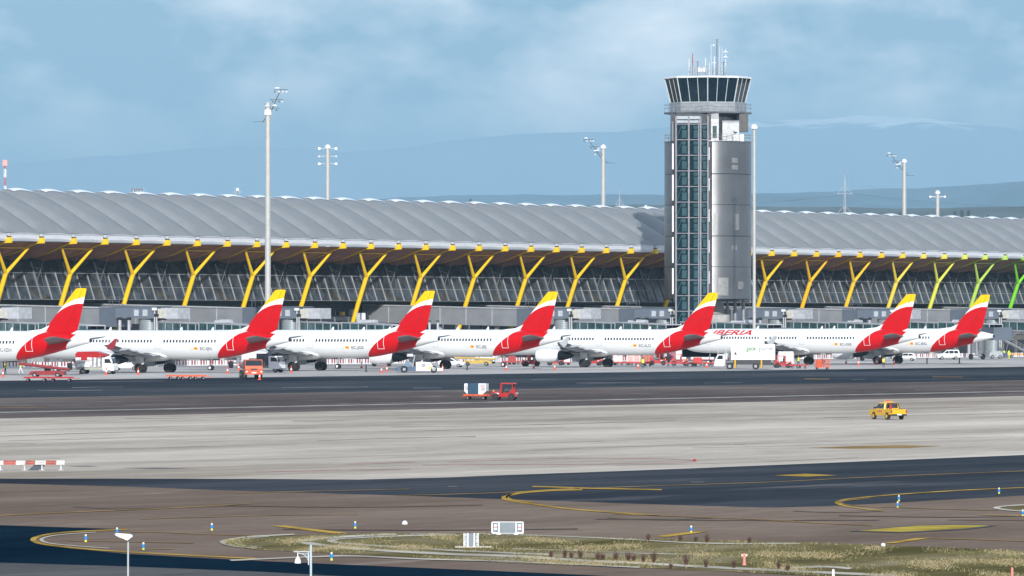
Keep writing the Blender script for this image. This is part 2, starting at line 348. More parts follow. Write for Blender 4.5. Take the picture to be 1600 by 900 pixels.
for i in range(10):
    x0 = rt.uniform(-100, 1500); ln = rt.uniform(120, 500); yy = rt.uniform(790, 828); pts = [(x0+ln*t, yy+rt.uniform(-1, 1)+2*math.sin(3*t)) for t in (0, .5, 1)]
    if any(p[1] < interp(DB_B, p[0])+3 or (p[0] > 330 and p[1] > 830) or (p[0] < 220 and p[1] > 816) for p in pts): continue
    ribbon(pts, rt.uniform(.5, 1.4), tyre3, .030, 'tyre_mark')
# blades standing in the turf
b = MB()
def inside(px, py): return 352 < px < 1750 and interp(GR_T, px)+.4 < py < interp(GR_B, px)-.2
cnt = 0
gv, gf, gmi = [], [], []
rg = random.Random(3)
while cnt < 60000:
    px = rg.uniform(352, 1750); t = rg.random(); py = interp(GR_T, px)*(1-t)+interp(GR_B, px)*t
    p = gpt(px, py, .026) if cnt % 1 == 0 else p
    from mathutils import noise as _n
    nv = _n.noise(Vector((p.x*.5, p.y*.12, 0)))
    if nv < rg.uniform(-.25, .35): cnt += 1; continue
    h = rg.uniform(.03, .085); dx = rg.uniform(-.05, .05); w_ = rg.uniform(.012, .03)
    o = len(gv); gv += [(p.x-w_, p.y, p.z), (p.x+w_, p.y, p.z), (p.x+dx, p.y+rg.uniform(-.05, .05), p.z+h)]; gf.append((o, o+1, o+2)); gmi.append(rg.choice((0, 0, 0, 1, 1, 2)) if nv < .25 else rg.choice((1, 2, 2))); cnt += 1
me = bpy.data.meshes.new('grass'); me.from_pydata(gv, [], gf)
for c in ((.085, .085, .03), (.15, .13, .05), (.28, .23, .13)): me.materials.append(mat('grass blade %.2f' % c[0], c, .9))
me.polygons.foreach_set('material_index', gmi)
go = obj('grass', me, kind='stuff'); go['label'] = 'short dry grass on the islands beside the taxiway'

# ------------------------------------------------------------------ hills and mountains
def ridge(name, Y, pts, m, depth, rough=3, seed=1, base=-5, sub=6, zc=None):
    rr = random.Random(seed); b = MB(); xs = []
    x = pts[0][0]
    while x <= pts[-1][0]:
        xs.append(x); x += max(4, Y/F*1.2*6) if False else 8
    rows = []
    prof = []
    ph = [rr.uniform(0, 6.28) for _ in range(12)]
    for x in xs:
        y = interp(pts, x)+rough*sum(math.sin(x*.02*(1.7**k)+ph[k])/(1.6**k) for k in range(7))*.5; prof.append(y)
    for j in range(sub+1):
        t = j/sub; r = []
        for i, x in enumerate(xs):
            yy = prof[i]; hgt = (HZ-yy)/F*Y; q = (1-t)
            jit = .035*hgt*math.sin(math.pi*t)*sum(math.sin(x*.013*(1.6**k)+ph[k]+j*(.5+.3*k))/1.4**k for k in range(6)) if t > 0 else 0
            zz = CZ+hgt*(t**.8)+jit
            Yp = Y-depth*(q)+ (0 if t == 1 else depth*.12*math.sin(x*.03+j*.4)*math.sin(math.pi*t)*.4)
            r.append(((x-800)/F*Y, Yp, zz if j else base))
        rows.append(r)
    rows.append([(p[0], Y+depth, base) for p in rows[-1]])
    b.loft(rows, closed=False); return b.build(name, m, kind='structure', smooth=True)
m, t, n, l, bb = nodes('haze blue snowy mountain'); bb.inputs['Roughness'].default_value = .9
ge = n.new('ShaderNodeNewGeometry'); sx = n.new('ShaderNodeSeparateXYZ'); l.new(ge.outputs['Position'], sx.inputs[0])
nz = n.new('ShaderNodeTexNoise'); nz.inputs['Scale'].default_value = .004; nz.inputs['Detail'].default_value = 9; l.new(ge.outputs['Position'], nz.inputs['Vector'])
ad = n.new('ShaderNodeMath'); ad.operation = 'MULTIPLY_ADD'; ad.inputs[1].default_value = 200; l.new(nz.outputs[0], ad.inputs[0]); l.new(sx.outputs['Z'], ad.inputs[2])
mp = n.new('ShaderNodeMapRange'); mp.inputs['From Min'].default_value = 1360; mp.inputs['From Max'].default_value = 1390; l.new(ad.outputs[0], mp.inputs['Value'])
mc = n.new('ShaderNodeMixRGB'); mc.inputs['Color1'].default_value = (.27, .38, .48, 1); mc.inputs['Color2'].default_value = (.85, .87, .9, 1); l.new(mp.outputs[0], mc.inputs['Fac']); l.new(mc.outputs[0], bb.inputs['Base Color'])  # haze blue is mixed into the rock colour; snow stays white
MATS['snow'] = m
YM = 42000
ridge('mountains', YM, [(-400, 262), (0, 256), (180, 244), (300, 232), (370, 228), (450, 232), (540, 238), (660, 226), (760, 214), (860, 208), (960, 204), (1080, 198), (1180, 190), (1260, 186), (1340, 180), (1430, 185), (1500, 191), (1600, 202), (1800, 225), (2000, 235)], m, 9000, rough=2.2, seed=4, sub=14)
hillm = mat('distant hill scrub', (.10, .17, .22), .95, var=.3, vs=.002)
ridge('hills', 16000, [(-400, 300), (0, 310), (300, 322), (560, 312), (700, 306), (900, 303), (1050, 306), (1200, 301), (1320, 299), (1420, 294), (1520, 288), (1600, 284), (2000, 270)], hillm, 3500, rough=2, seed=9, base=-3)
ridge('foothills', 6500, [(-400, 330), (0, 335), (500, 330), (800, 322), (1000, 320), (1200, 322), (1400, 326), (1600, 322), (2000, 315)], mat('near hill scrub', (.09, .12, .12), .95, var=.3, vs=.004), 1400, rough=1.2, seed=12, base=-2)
leaf = mat('dark pine foliage', (.03, .05, .03), .9, var=.4, vs=3)
bark = mat('tree bark', (.06, .045, .03), .9)
def ftree(px, ytop, h, label, seed):
    rr = random.Random(seed); Y = 4200; p = atY(px, ytop, Y); gr = p.z-h
    T = thing('tree', label, 'tree', (p.x, Y, gr), group=None)
    b = MB(); b.tube((0, 0, -40), (0, 0, h*.3), .35, .25, 7); b.tube((0, 0, h*.3), (.3, 0, h*.8), .25, .1, 6); b.build('trunk', bark, T)
    b = MB()
    for k in range(420):
        t = rr.random(); rad = h*.34*math.sin(math.pi*(t*.85+.12))*rr.random()**.5; a = rr.uniform(0, 6.28)
        c = Vector((rad*math.cos(a), rad*math.sin(a), h*(.22+.78*t)))
        d1 = Vector((rr.uniform(-1, 1), rr.uniform(-1, 1), rr.uniform(-1, 1))).normalized()*h*.06; d2 = Vector((rr.uniform(-1, 1), rr.uniform(-1, 1), rr.uniform(-1, 1))).normalized()*h*.06
        b.add([c, c+d1, c+d2], [(0, 1, 2)])
    b.build('crown', leaf, T)
for i, (px, yt, h, lb) in enumerate(((1492, 331, 4, 'small dark tree beyond the roof, left of the paired trees'), (1503, 328.5, 5.5, 'taller left tree of the close pair beyond the terminal roof'), (1513, 329, 5, 'right tree of the close pair beyond the terminal roof'),
        (1543, 335, 3, 'low dark tree beyond the roof near the right edge'), (1406, 331.5, 3.5, 'low dark tree just left of the tall mast on the right'), (1391, 333, 2.6, 'smallest dark bush like tree beyond the roof, leftmost on the right side'),
        (735, 310.5, 4, 'dark tree on the horizon beyond the middle of the roof'), (746, 314, 2.6, 'low bushy tree right beside the horizon tree mid roof'))):
    ftree(px, yt, h, lb, i)

# ------------------------------------------------------------------ terminal
KB0, KB1 = -7, 46
A0 = 860.97; UE = 621.75
seam = wavemat('standing seam aluminium', (.26, .275, .285), (.175, .19, .20), 'Y', 3.2, .6, .05, bump=.3, var=.07, vs=.25)
wood = wavemat('bamboo slat soffit', (.30, .12, .075), (.19, .072, .045), 'X', 2.2, .6, 0, dist=.6, bump=.2, var=.25, vs=.5)
fasc = mat('white fascia metal', (.66, .68, .71), .4, .15, var=.05)
termO = (A0+9*18, 630.0, ZA)
term = thing('terminal_building', 'long terminal pier with wavy silver roof, wooden eaves and yellow columns', 'building', W(*termO), TH)
def L(a, u, z): return (a-termO[0], u-termO[1], z-termO[2])
def rz_(u):      # centre line of the roof (trough height), u measured from the eave
    s = u/14.0
    if s <= 1: return 24.15+7.15*(1.16*s-.16*s**3)
    s2 = (u-14)/14.0; return 31.3-7.15*(.68*s2*s2+.32*s2**3)-.0
def hs(t): q = t**.72; return 4*q*(1-q)
def hump(u): return .04+.98*min(1, u/1.8)-.50*max(0, min(1, (u-9)/5))
b = MB(); NS, NX = 44, 12
rings = []
for j in range(NS+1):
    u = 28.0*j/NS
    for st in ((0, .035) if j < NS else (0,)):
        uu = u+(.0 if st == 0 else .05)
        rings.append([(9*i/NX, uu, rz_(min(uu, 28))+hump(uu)*hs(i/NX)) for i in range(NX+1)])
b.loft(rings, closed=False); baymesh = b.mesh('roof_bay', seam, True)
b = MB()
rings = []
for uu in (12.9, 13.4, 14.0, 14.6, 15.2):
    wv = 1-abs(uu-14)/1.6; rings.append([(1.2+6.2*i/8, uu+.35*math.sin(math.pi*i/8)-.2, rz_(uu)+hump(uu)*hs((1.2+6.2*i/8)/9)+.04+.16*math.sin(math.pi*i/8)*wv) for i in range(9)])
b.loft(rings, closed=False); capmesh = b.mesh('ridge_cap', mat('white ridge cap', (.82, .84, .86), .25, var=.03), True)  # white lens-shaped cap panel on the ridge of each bay
# fascia with lip, following the curve of the bay
b = MB(); rings = []
for j in range(9):
    x = .25+8.35*j/8; zt = 24.05+.12*math.sin(math.pi*j/8); rings.append([(x, .0, zt-1.28), (x, -.22, zt-.9), (x, -.25, zt-.12), (x, -.42, zt-.1), (x, -.42, zt), (x, .3, zt+.02), (x, .3, zt-1.28)])
b.loft(rings, closed=True); fascmesh = b.mesh('fascia_panel', fasc)
b = MB()
b.use(0); b.prism([(-.75, 22.45), (.35, 22.45), (.35, 23.35), (-.35, 23.55), (-.75, 23.35)], -.5, .5) if False else None
for p in [1]:
    b.loft([[(x, y, z) for y, z in ((-.85, 22.5), (.4, 22.45), (.4, 23.3), (-.2, 23.6), (-.85, 23.35))] for x in (-.30, .30)])
b.use(1); b.box(-.34, .34, -.62, -.2, 23.42, 23.62)
capm = {}
beamprof = [(.2, 22.55, .55), (1.9, 21.95, .42), (4.5, 21.0, .5), (7.4, 20.3, .55), (10, 20.1, .6), (14, 20.1, .6)]
capb = b
b = MB()
rings = []
for u, z, h in beamprof: rings.append([(-.11, u, z), (.11, u, z), (.11, u, z+h), (-.11, u, z+h)])
b.loft(rings); beamb = b
# hull soffit
b = MB(); rings = []
for u, z in ((.15, 22.75), (.6, 22.62), (1.9, 22.25), (3.2, 21.75), (4.5, 21.25), (6, 20.8), (7.4, 20.5), (8.6, 20.35), (10, 20.4), (13, 20.9)):
    sg = .62*min(1, max(0, (u-.3)/4.0)); rings.append([(9*i/10, u, z-sg*math.sin(math.pi*i/10)) for i in range(11)])
b.loft(rings, closed=False); soffmesh = b.mesh('soffit_panel', wood, True)
def colcol(k):
    # columns turn from yellow to green towards the far end
    st = ((27, (.83, .52, .004)), (29, (.83, .46, .004)), (31, (.82, .50, .01)), (33, (.80, .60, .06)), (35, (.66, .66, .07)), (37, (.42, .62, .09)), (39, (.19, .60, .02)), (46, (.04, .45, .03)))
    if k <= 27: return yel
    c = None
    for (a, ca), (bb_, cb) in zip(st, st[1:]):
        if a <= k <= bb_:
            t = (k-a)/(bb_-a); c = tuple(ca[i]*(1-t)+cb[i]*t for i in range(3))
    c = c or st[-1][1]
    return mat('column paint %d' % k, c, .42, var=.06)
def colname(k): return None if k <= 32 else 'yellow green column' if k <= 36 else 'green column'
# facade: bottom u = 628.0 at z 13.35, top u = 630.2 at z 19.4
def fu(z): return 628.0+(z-13.35)*(2.2/6.05)
m_, t_, n_, l_, b_ = nodes('dusty facade glass')
b_.inputs['Roughness'].default_value = .22; b_.inputs['Specular IOR Level'].default_value = .7
co = n_.new('ShaderNodeTexCoord'); ge = n_.new('ShaderNodeNewGeometry')
nz = n_.new('ShaderNodeTexNoise'); nz.inputs['Scale'].default_value = .55; nz.inputs['Detail'].default_value = 3; l_.new(ge.outputs['Position'], nz.inputs['Vector'])
rp = n_.new('ShaderNodeValToRGB'); e = rp.color_ramp.elements; e[0].position = .42; e[0].color = (.004, .009, .016, 1); e[1].position = .60; e[1].color = (.042, .050, .054, 1)
l_.new(nz.outputs[0], rp.inputs[0]); l_.new(rp.outputs[0], b_.inputs['Base Color']); facg = m_; MATS['facg'] = m_
def pane(w, z0, z1, t=.06):
    b = MB(); u0, u1 = fu(z0)-630, fu(z1)-630
    b.loft([[(0+.05, u0, z0-ZA+.04), (w-.05, u0, z0-ZA+.04), (w-.05, u0+t, z0-ZA+.04), (.05, u0+t, z0-ZA+.04)], [(.05, u1, z1-ZA-.04), (w-.05, u1, z1-ZA-.04), (w-.05, u1+t, z1-ZA-.04), (.05, u1+t, z1-ZA-.04)]])
    return b.mesh('glass_panel', facg)
rows = [(13.35, 15.45), (15.5, 17.7)]
pms = [pane(3, a, b2) for a, b2 in rows]; upm = pane(9, 17.75, 20.3)
mulb = MB()
def lean(a, z, du=0): return (a, fu(z)-630+du, z-ZA)
for x, w in ((0, .24), (3, .06), (6, .06)):
    mulb.use(0 if w > .2 else 1)
    mulb.bar(lean(x, 13.3, -.1), lean(x, 19.6 if w > .2 else 17.8, -.1), w, .2)
mulb.use(1)
for z in (13.32, 15.47, 17.73): mulb.bar(lean(0.06, z, -.03), lean(8.94, z, -.03), .05, .07)
mulb.use(0); mulb.tube((0, 627.1-630, 20.8-ZA), (0, 629.0-630, 15.9-ZA), .055, n=6); mulb.tube((0, 628.0-630, 18.4-ZA), (-.9, fu(18)-630-.1, 18.9-ZA), .05, n=6)
mulb.tube((0, 628.2-630, 18.2-ZA), (1.6, fu(15)-630-.15, 14.9-ZA), .035, n=5)
# leaning inner fins that show as pale wedges
mulb.use(2); mulb.loft([[(0.14, fu(19.4)-630-.12, 19.4-ZA), (0.5, fu(19.3)-630-.12, 19.0-ZA), (.5, fu(19.3)-630-.08, 19.0-ZA), (.14, fu(19.4)-630-.08, 19.4-ZA)], [(1.7, fu(17.9)-630-.10, 17.75-ZA), (2.1, fu(17.8)-630-.1, 17.75-ZA), (2.1, fu(17.8)-630-.07, 17.75-ZA), (1.7, fu(17.9)-630-.07, 17.75-ZA)]])
mulmesh = mulb.mesh('mullion_frame', [mat('wide mullion', (.23, .24, .25), .5, .3), mat('thin mullion', (.36, .37, .38), .5, .2), mat('fin metal', (.13, .135, .14), .5, .3)])
colmeshes = {}
def colmesh(mt, key):
    if key in colmeshes: return colmeshes[key]
    b = MB(); o = lambda a, u, z: (a, u-630, z-ZA)
    j = o(4.5, 625.35, 17.55)
    def limb(p, q, r0, r1): 
        b.tube(p, q, r0, r1, 10)
    limb(o(4.5, 630.6, 2.4), o(4.5, 627.2, 12.5), .36, .42); limb(o(4.5, 627.2, 12.5), j, .42, .40)
    limb(j, o(.2, 623.9, 21.75), .34, .2); limb(j, o(8.8, 623.9, 21.75), .34, .2)
    b.lathe([(.0, -.42), (.3, -.3), (.42, 0), (.34, .3), (.0, .44)], j, 10)
    b.tube(o(.2, 623.9, 21.72), o(8.8, 623.9, 21.72), .07, n=6)
    colmeshes[key] = b.mesh('column', mt, True); return colmeshes[key]
npanel = 0; rest = MB()
# flat things (cap and beam) get one mesh per colour
cbm = {}
for k in range(KB0, KB1):
    a = A0+9*k-termO[0]; mt = colcol(k); key = mt.name
    if key not in cbm:
        cbm[key] = (capb.mesh('beam_end', [mt, dark]), beamb.mesh('roof_beam', mt))
    base = (a, UE-termO[1], -ZA)
    obj('roof_bay', baymesh, term, base); obj('ridge_cap', capmesh, term, base); obj('fascia_panel', fascmesh, term, base); obj('soffit_panel', soffmesh, term, base)
    obj('beam_end', cbm[key][0], term, base); obj('roof_beam', cbm[key][1], term, base)
    obj('mullion_frame', mulmesh, term, (a, 0, 0)); obj('upper_glass_panel', upm, term, (a, 0, 0))
    for r_ in range(2):
        for c_ in range(3):
            if npanel < 290 and -3 <= k <= 43: obj('glass_panel', pms[r_], term, (a+3*c_, 0, 0)); npanel += 1
            else:
                me = pms[r_]; rest.add([Vector(v.co)+Vector((a+3*c_, 0, 0)) for v in me.vertices], [tuple(p.vertices) for p in me.polygons])
    if k % 2:
        o = obj('column', colmesh(mt, key), term, (a-9, 0, 0))
        if colname(k): o['label'] = colname(k)
rest.build('far_glazing', facg, term, kind='stuff')
x0, x1 = A0+9*KB0-termO[0], A0+9*KB1-termO[0]
b = MB(); b.box(x0, x1, .9, 26, 10.55, 10.95); b.build('floor_slab', mat('slab edge', (.03, .035, .045), .6), term)
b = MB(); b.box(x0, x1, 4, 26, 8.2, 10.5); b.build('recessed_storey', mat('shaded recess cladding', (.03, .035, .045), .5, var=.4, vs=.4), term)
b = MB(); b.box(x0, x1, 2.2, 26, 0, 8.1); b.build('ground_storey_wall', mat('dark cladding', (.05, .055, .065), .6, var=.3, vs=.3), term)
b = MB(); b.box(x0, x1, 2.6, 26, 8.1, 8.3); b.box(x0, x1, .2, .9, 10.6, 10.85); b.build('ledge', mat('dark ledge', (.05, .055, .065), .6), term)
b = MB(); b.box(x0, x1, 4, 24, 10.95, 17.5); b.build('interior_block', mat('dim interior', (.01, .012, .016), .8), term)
# ground storey doors and panels seen in the gap between the galleries
b = MB()
for i in range(int((x1-x0)/4.5)):
    x = x0+4.5*i; b.use(i % 2); b.box(x+.15, x+4.3, 2.08, 2.2, .3, 7.4)
    b.use(2); b.box(x-.06, x+.06, 1.95, 2.2, 0, 8)
b.build('wall_panels', [mat('navy panel', (.022, .028, .042), .4, var=.3), mat('navy panel darker', (.015, .018, .028), .5), greym], term, kind='stuff')
b = MB(); rr = random.Random(5)
for i in range(140):
    x = x0+(x1-x0)*i/140+rr.random(); h = rr.uniform(.5, 1.9); b.use(rr.choice((0, 1, 2, 3, 3, 3))); b.box(x, x+rr.uniform(.3, 1.1), 2.9, 3.4, 8.3, 8.3+h*.6)
b.build('concourse_fittings', [redp, yel, mat('white fitting', (.5, .5, .5), .5), dark], term, kind='stuff')
b = MB()
for i in range(int((x1-x0)/1.5)):
    x = x0+1.5*i; b.box(x, x+.03, .95, .98, 8.3, 9.4)
b.build('recess_railing', greym, term, kind='stuff')
# back wall of the pier so it is closed from behind
b = MB(); b.box(x0, x1, 19, 19.3, 0, 20.5); b.box(x0, x0+.3, 1, 19, 0, 20); b.box(x1-.3, x1, 1, 19, 0, 20); b.build('end_wall', greym, term)
# roof vents
def vent(px, py, label, dome=False):
    p = atu(px, py, UE+15.5); T = thing('roof_vent', label, 'roof vent', (p.x, p.y, p.z-1.2))
    if dome:
        b = MB(); b.tube((0, 0, -1.5), (0, 0, .9), .12, n=8); b.build('post', silver, T)
        b = MB(); b.lathe([(.32, .75), (.3, 1.0), (.18, 1.2), (0, 1.26)], n=12); b.build('dome_lamp', white, T, True); b = MB(); b.bar((-.8, 0, .55), (.8, 0, .55), .1, .1); b.bar((-.5, 0, .3), (.5, 0, .3), .08); b.build('cross_arm', greym, T)
    else:
        for x in (-.75, .05, .5):
            b = MB(); b.tube((x, 0, -1.5), (x, 0, .85), .28 if x < 0 else .2, n=12); b.lathe([(.42, .85), (.3, 1.05), (0, 1.15)], (x, 0, 0), 12); b.build('vent_pipe', silver, T, True)
        b = MB(); b.bar((-1.3, 0, .9), (-1.3, 0, 1.25), .06); b.bar((-1.3, 0, .95), (1.2, 0, .95), .05); b.bar((1.2, 0, .9), (1.2, 0, 1.25), .06); b.build('guard_rail', greym, T)
vent(215, 293, 'cluster of three silver vent pipes on the roof ridge at the left'); vent(371, 294, 'white dome lamp rising just behind the roof ridge left of the tall mast', True)
vent(1009, 321, 'white dome lamp on the roof ridge just left of the tower', True)

# ------------------------------------------------------------------ air
HTOP = 1500
b = MB(); b.box(-9000, 9000, -60, YM+9000, -5, HTOP)
hm = bpy.data.materials.new('haze'); hm.use_nodes = True; hn = hm.node_tree; hn.nodes.clear()
ho = hn.nodes.new('ShaderNodeOutputMaterial'); pv = hn.nodes.new('ShaderNodeVolumePrincipled'); hn.links.new(pv.outputs[0], ho.inputs['Volume'])
pv.inputs['Color'].default_value = (.48, .79, 1.0, 1); pv.inputs['Density'].default_value = 4.2e-5; pv.inputs['Anisotropy'].default_value = 0
try: hm.volume_intersection_method = 'FAST'
except Exception: pass
try: hm.cycles.homogeneous_volume = True
except Exception: pass
b.build('haze', hm, kind='stuff')

# ------------------------------------------------------------------ floodlight masts
mastw = mat('mast galvanised white', (.42, .42, .40), .5, .1, var=.05)
def mast(px, ytop, Y, r0, r1, label, head, group='tall floodlight masts'):
    g = gY(px, Y); h = atY(px, ytop, Y).z-g.z; T = thing('floodlight_mast', label, 'light mast', g, group=group)
    b = MB(); b.tube((0, 0, 0), (0, 0, h), r0, r1, 12); b.lathe([(r0*2, 0), (r0*2, .25), (r0, .3)], n=12); b.build('pole', mastw, T, True)
    b = MB(); b.lathe([(.64, h-.15), (.62, h+.25), (.42, h+.55), (.18, h+.7), (0, h+.72)], n=16); b.lathe([(0, h-.25), (.4, h-.2), (.64, h-.15)], n=16)
    if head != 'tall': b.build('dome_lamp', mat('white lamp dome', (.62, .63, .64), .4, var=.03), T, True)
    def lamp(b, c, s=1.0):
        c = Vector(c); b.box(c.x-.28*s, c.x+.28*s, c.y-.25*s, c.y+.2*s, c.z-.3*s, c.z+.12*s, (.06, .05))
    if head == 'none': return T
    if head == 'cross':
        b = MB(); b.bar((-1.9, 0, h-.8), (1.9, 0, h-.8), .16, .2); b.tube((0, 0, h-1.3), (0, 0, h-.3), .28); b.build('cross_arm', mastw, T)
        for x in (-1.7, 1.7):
            b = MB(); lamp(b, (x, -.1, h-.7), .8); b.build('floodlight', white, T)
        return T
    if head == 'ladder':
        for k, z in enumerate((h-.1, h-1.7, h-3.2)):
            b = MB(); w = 1.7; b.bar((-w, 0, z), (w, 0, z), .08, .1); b.build('cross_arm', mastw, T)
            for x in (-w, w):
                b = MB(); lamp(b, (x, -.1, z+.05), .9); b.build('floodlight', white if k != 1 else greym, T)
        return T
    # tilted lamp frame: a slanting spar with rows of floodlights and a lightning finger at the side
    s = 1 if head == 'tall' else -1
    p = Vector((0, 0, h-2.6)); q = Vector((2.0*s, -.2, h+1.9)) if head == 'tall' else Vector((-3.0, -.2, h+1.6))
    b = MB(); b.bar(p, q, .12); b.bar(p+Vector((-.8*s, 0, -.6)), p+Vector((.1, 0, 1.1)), .1); b.bar((-2.4*s, 0, h-3.1), (0, 0, h-3.0), .07)
    for t in (.35, .65, 1.0):
        c = p.lerp(q, t); b.bar(c+Vector((-1.0, 0, .1)), c+Vector((1.2, 0, .1)), .09)
    b.build('lamp_frame', dark, T)
    for t, xs in ((.35, (-.6, .7)), (.65, (-.5, .5, 1.0)), (1.0, (-.9, -.2, .4, 1.0))):
        c = p.lerp(q, t)
        for x in xs:
            b = MB(); lamp(b, c+Vector((x, -.15, -.15)), .62); b.build('floodlight', dark if (x*10) % 2 else greym, T)
    for x, z in ((q.x-.5, q.z+.35), (-.1 if head == 'tall' else -1.6, h-.6), (1.1*s, h-.5)):
        b = MB(); b.lathe([(.0, .18), (.35, .1), (.42, -.05), (0, -.08)], (x, -.3, z), 10); b.build('lamp_hood', white, T, True)
    if head == 'tall':
        b = MB(); b.lathe([(.62, h-2.0), (.6, h-1.3), (.25, h-1.0), (0, h-1.0)], n=12); b.tube((0, 0, h-2.9), (0, 0, h-1.8), .36); b.build('dome_lamp', white, T, True)
    return T
mast(418.5, 160, 1015, .50, .42, 'tallest floodlight mast, left of the centre, standing in front of the terminal', 'tall')
mast(512, 231, 1300, .55, .42, 'white mast behind the roof with lamps on three short cross arms', 'ladder')
mast(942.5, 231, 1300, .55, .42, 'white dome topped mast behind the roof left of the control tower', 'tilt')
mast(1413, 253, 1450, .60, .45, 'dome topped mast with tilted lamp frame behind the right part of the roof', 'tilt')
mast(1465, 302, 1500, .50, .42, 'short white dome mast with a single cross arm, right of the tall one', 'cross')
mast(1178.5, 200, 1128, .30, .27, 'slim pale dome topped mast standing close against the right of the tower', 'none')
# red and white lattice mast
g = gY(8, 1900); h = atY(8, 251, 1900).z-g.z
T = thing('lattice_mast', 'red and white banded antenna mast behind the roof at the far left', 'antenna mast', g)
for i in range(22):
    z0, z1 = h*i/22, h*(i+1)/22; b = MB(); w = .28
    for sx_, sy_ in ((-w, -w), (w, -w), (0, w)): b.bar((sx_, sy_, z0), (sx_, sy_, z1), .11)
    b.bar((-w, -w, z0), (w, -w, z1), .1); b.bar((w, -w, z0), (0, w, z1), .1)
    b.build('mast_section', redp if i % 2 else white, T)
b = MB(); b.box(-.75, .75, -.5, .5, h-1.6, h+.2); b.build('antenna_drum', mat('pale red drum', (.6, .3, .28), .5), T)
# pylons far behind, with their wires
def pylon(px, ytop, Y, wid, label):
    top = atY(px, ytop, Y); g = Vector((top.x, Y, 2.4)); h = top.z-g.z; T = thing('pylon', label, 'pylon', g); r = .32*Y/3000; b = MB(); w0 = wid*.34
    for sx_ in (-1, 1):
        for sy_ in (-1, 1): b.bar((sx_*w0, sy_*w0, 0), (sx_*.22*w0, sy_*.22*w0, h*.72), r); b.bar((sx_*.22*w0, sy_*.22*w0, h*.72), (0, 0, h), r*.8)
    for i in range(9):
        z = h*.8*i/9; z2 = h*.8*(i+1)/9; k0 = 1-.78*min(1, z/h/.72); k1 = 1-.78*min(1, z2/h/.72)
        b.bar((-w0*k0, -w0*k0, z), (w0*k1, -w0*k1, z2), r*.7); b.bar((w0*k0, -w0*k0, z), (-w0*k1, -w0*k1, z2), r*.7)
    b.build('lattice', greym, T)
    for t in (.62, .74, .86):
        b = MB(); b.bar((-wid*.5, 0, h*t), (wid*.5, 0, h*t), r*.8); b.bar((-wid*.5, 0, h*t), (0, 0, h*(t+.05)), r*.6); b.bar((wid*.5, 0, h*t), (0, 0, h*(t+.05)), r*.6); b.build('cross_arm', greym, T)
    return g, h
p1 = pylon(1320, 267, 3200, 7.5, 'larger grey lattice pylon rising beyond the roof right of the tower')
p2 = pylon(968, 289, 5200, 6.5, 'small faint lattice pylon beyond the roof left of the tower')
for i, (t, sx_) in enumerate(((.62, 1), (.86, 1), (.74, -1))):
    A = p1[0]+Vector((sx_*3.7, 0, p1[1]*t)); b = MB()
    for B in (Vector((A.x+240, A.y+500, A.z+4)), Vector((A.x-170, A.y+600, A.z+6))):
        pr = A
        for j in range(1, 13):
            q = A.lerp(B, j/12); q.z -= 5*4*(j/12)*(1-j/12); b.tube(pr, q, .045, n=4, cap=False); pr = q
    o = b.build('power_line', dark); o['label'] = ('lowest', 'topmost', 'middle')[i]+' of the three faint power lines held by the larger pylon'; o['category'] = 'cable'; o['group'] = 'power lines beyond the roof'

# ------------------------------------------------------------------ control tower
YT = 1168.0; ST = F/YT
tc0 = atY(1106, HZ, YT); tg = ZA
TW = thing('control_tower', 'round silver airport control tower with glass lift shaft and flared glass cab', 'control tower', (tc0.x, tc0.y, tg))
def tx(px): return (px-1106)/ST
def tz(py): return CZ+(HZ-py)/ST-tg
def arcshell(b, r0, r1, a0, a1, z0, z1, n=20):
    # angles measured from facing the camera, positive to the right
    rings = []
    for r, z in ((r0, z0), (r0, z1), (r1, z1), (r1, z0), (r0, z0)):
        rings.append([(r*math.sin(a0+(a1-a0)*i/n), -r*math.cos(a0+(a1-a0)*i/n), z) for i in range(n+1)])
    b.loft(rings, closed=False)
clad = wavemat('louvred aluminium', (.31, .312, .315), (.17, .172, .178), 'Z', 1.7, .30, .88, bump=.4, var=.10, vs=.25)
# panels of differing sheen on the cladding
cuts = [222.5, 273, 321, 369.5, 417.5, 467.5]
RT = 7.93
for i in range(5):
    z1, z0 = tz(cuts[i])-.05, tz(cuts[i+1])+.05
    for a0, a1, lab in ((R(3.6), R(172), 'right'), (R(-172), R(-55), 'left')):
        b = MB(); arcshell(b, RT, RT-.18, a0, a1, z0, z1, 28 if lab == 'right' else 18); b.build('cladding_ring', clad, TW, True)
    b = MB(); arcshell(b, RT-.1, RT-.3, R(4), R(172), z0-.12, z0+.02); arcshell(b, RT-.1, RT-.3, R(-172), R(-56), z0-.12, z0+.02); b.build('ring_joint', dark, TW, True)
# slightly proud service hatches on the cladding
hm1 = mat('hatch metal', (.30, .30, .29), .45, .6)
for (xa, xb, ya, yb) in ((1141, 1151, 248, 256), (1141, 1151, 259, 266), (1144, 1153, 335, 360), (1112, 1119, 334, 366), (1141, 1150, 384, 392), (1151, 1160, 440, 452), (1120, 1136, 434, 462)):
    b = MB(); arcshell(b, RT+.03, RT-.02, math.asin(tx(xa)/RT), math.asin(tx(xb)/RT), tz(yb), tz(ya), 6); b.build('hatch', hm1, TW, True)
b = MB(); b.lathe([(5.7, tz(470)), (5.7, tz(178))], n=32); b.build('core', mat('dark tower core', (.05, .055, .065), .5, .2, var=.3), TW, True)
b = MB(); b.lathe([(0, tz(467.8)), (RT-.25, tz(467.6)), (RT-.25, tz(465))], n=40); b.build('underside', greym, TW, True)
b = MB(); b.lathe([(2.7, 0), (2.7, tz(469))], (tx(1108), 1.0, 0), n=24); b.build('support_drum', mat('board marked concrete', (.26, .255, .245), .8), TW, True)
b = MB(); b.lathe([(0, tz(490)), (1.5, tz(490.5)), (2.6, tz(492)), (2.6, 0)], (tx(1117), -3.6, 0), n=20); b.build('entrance_drum', conc, TW, True)
b = MB()
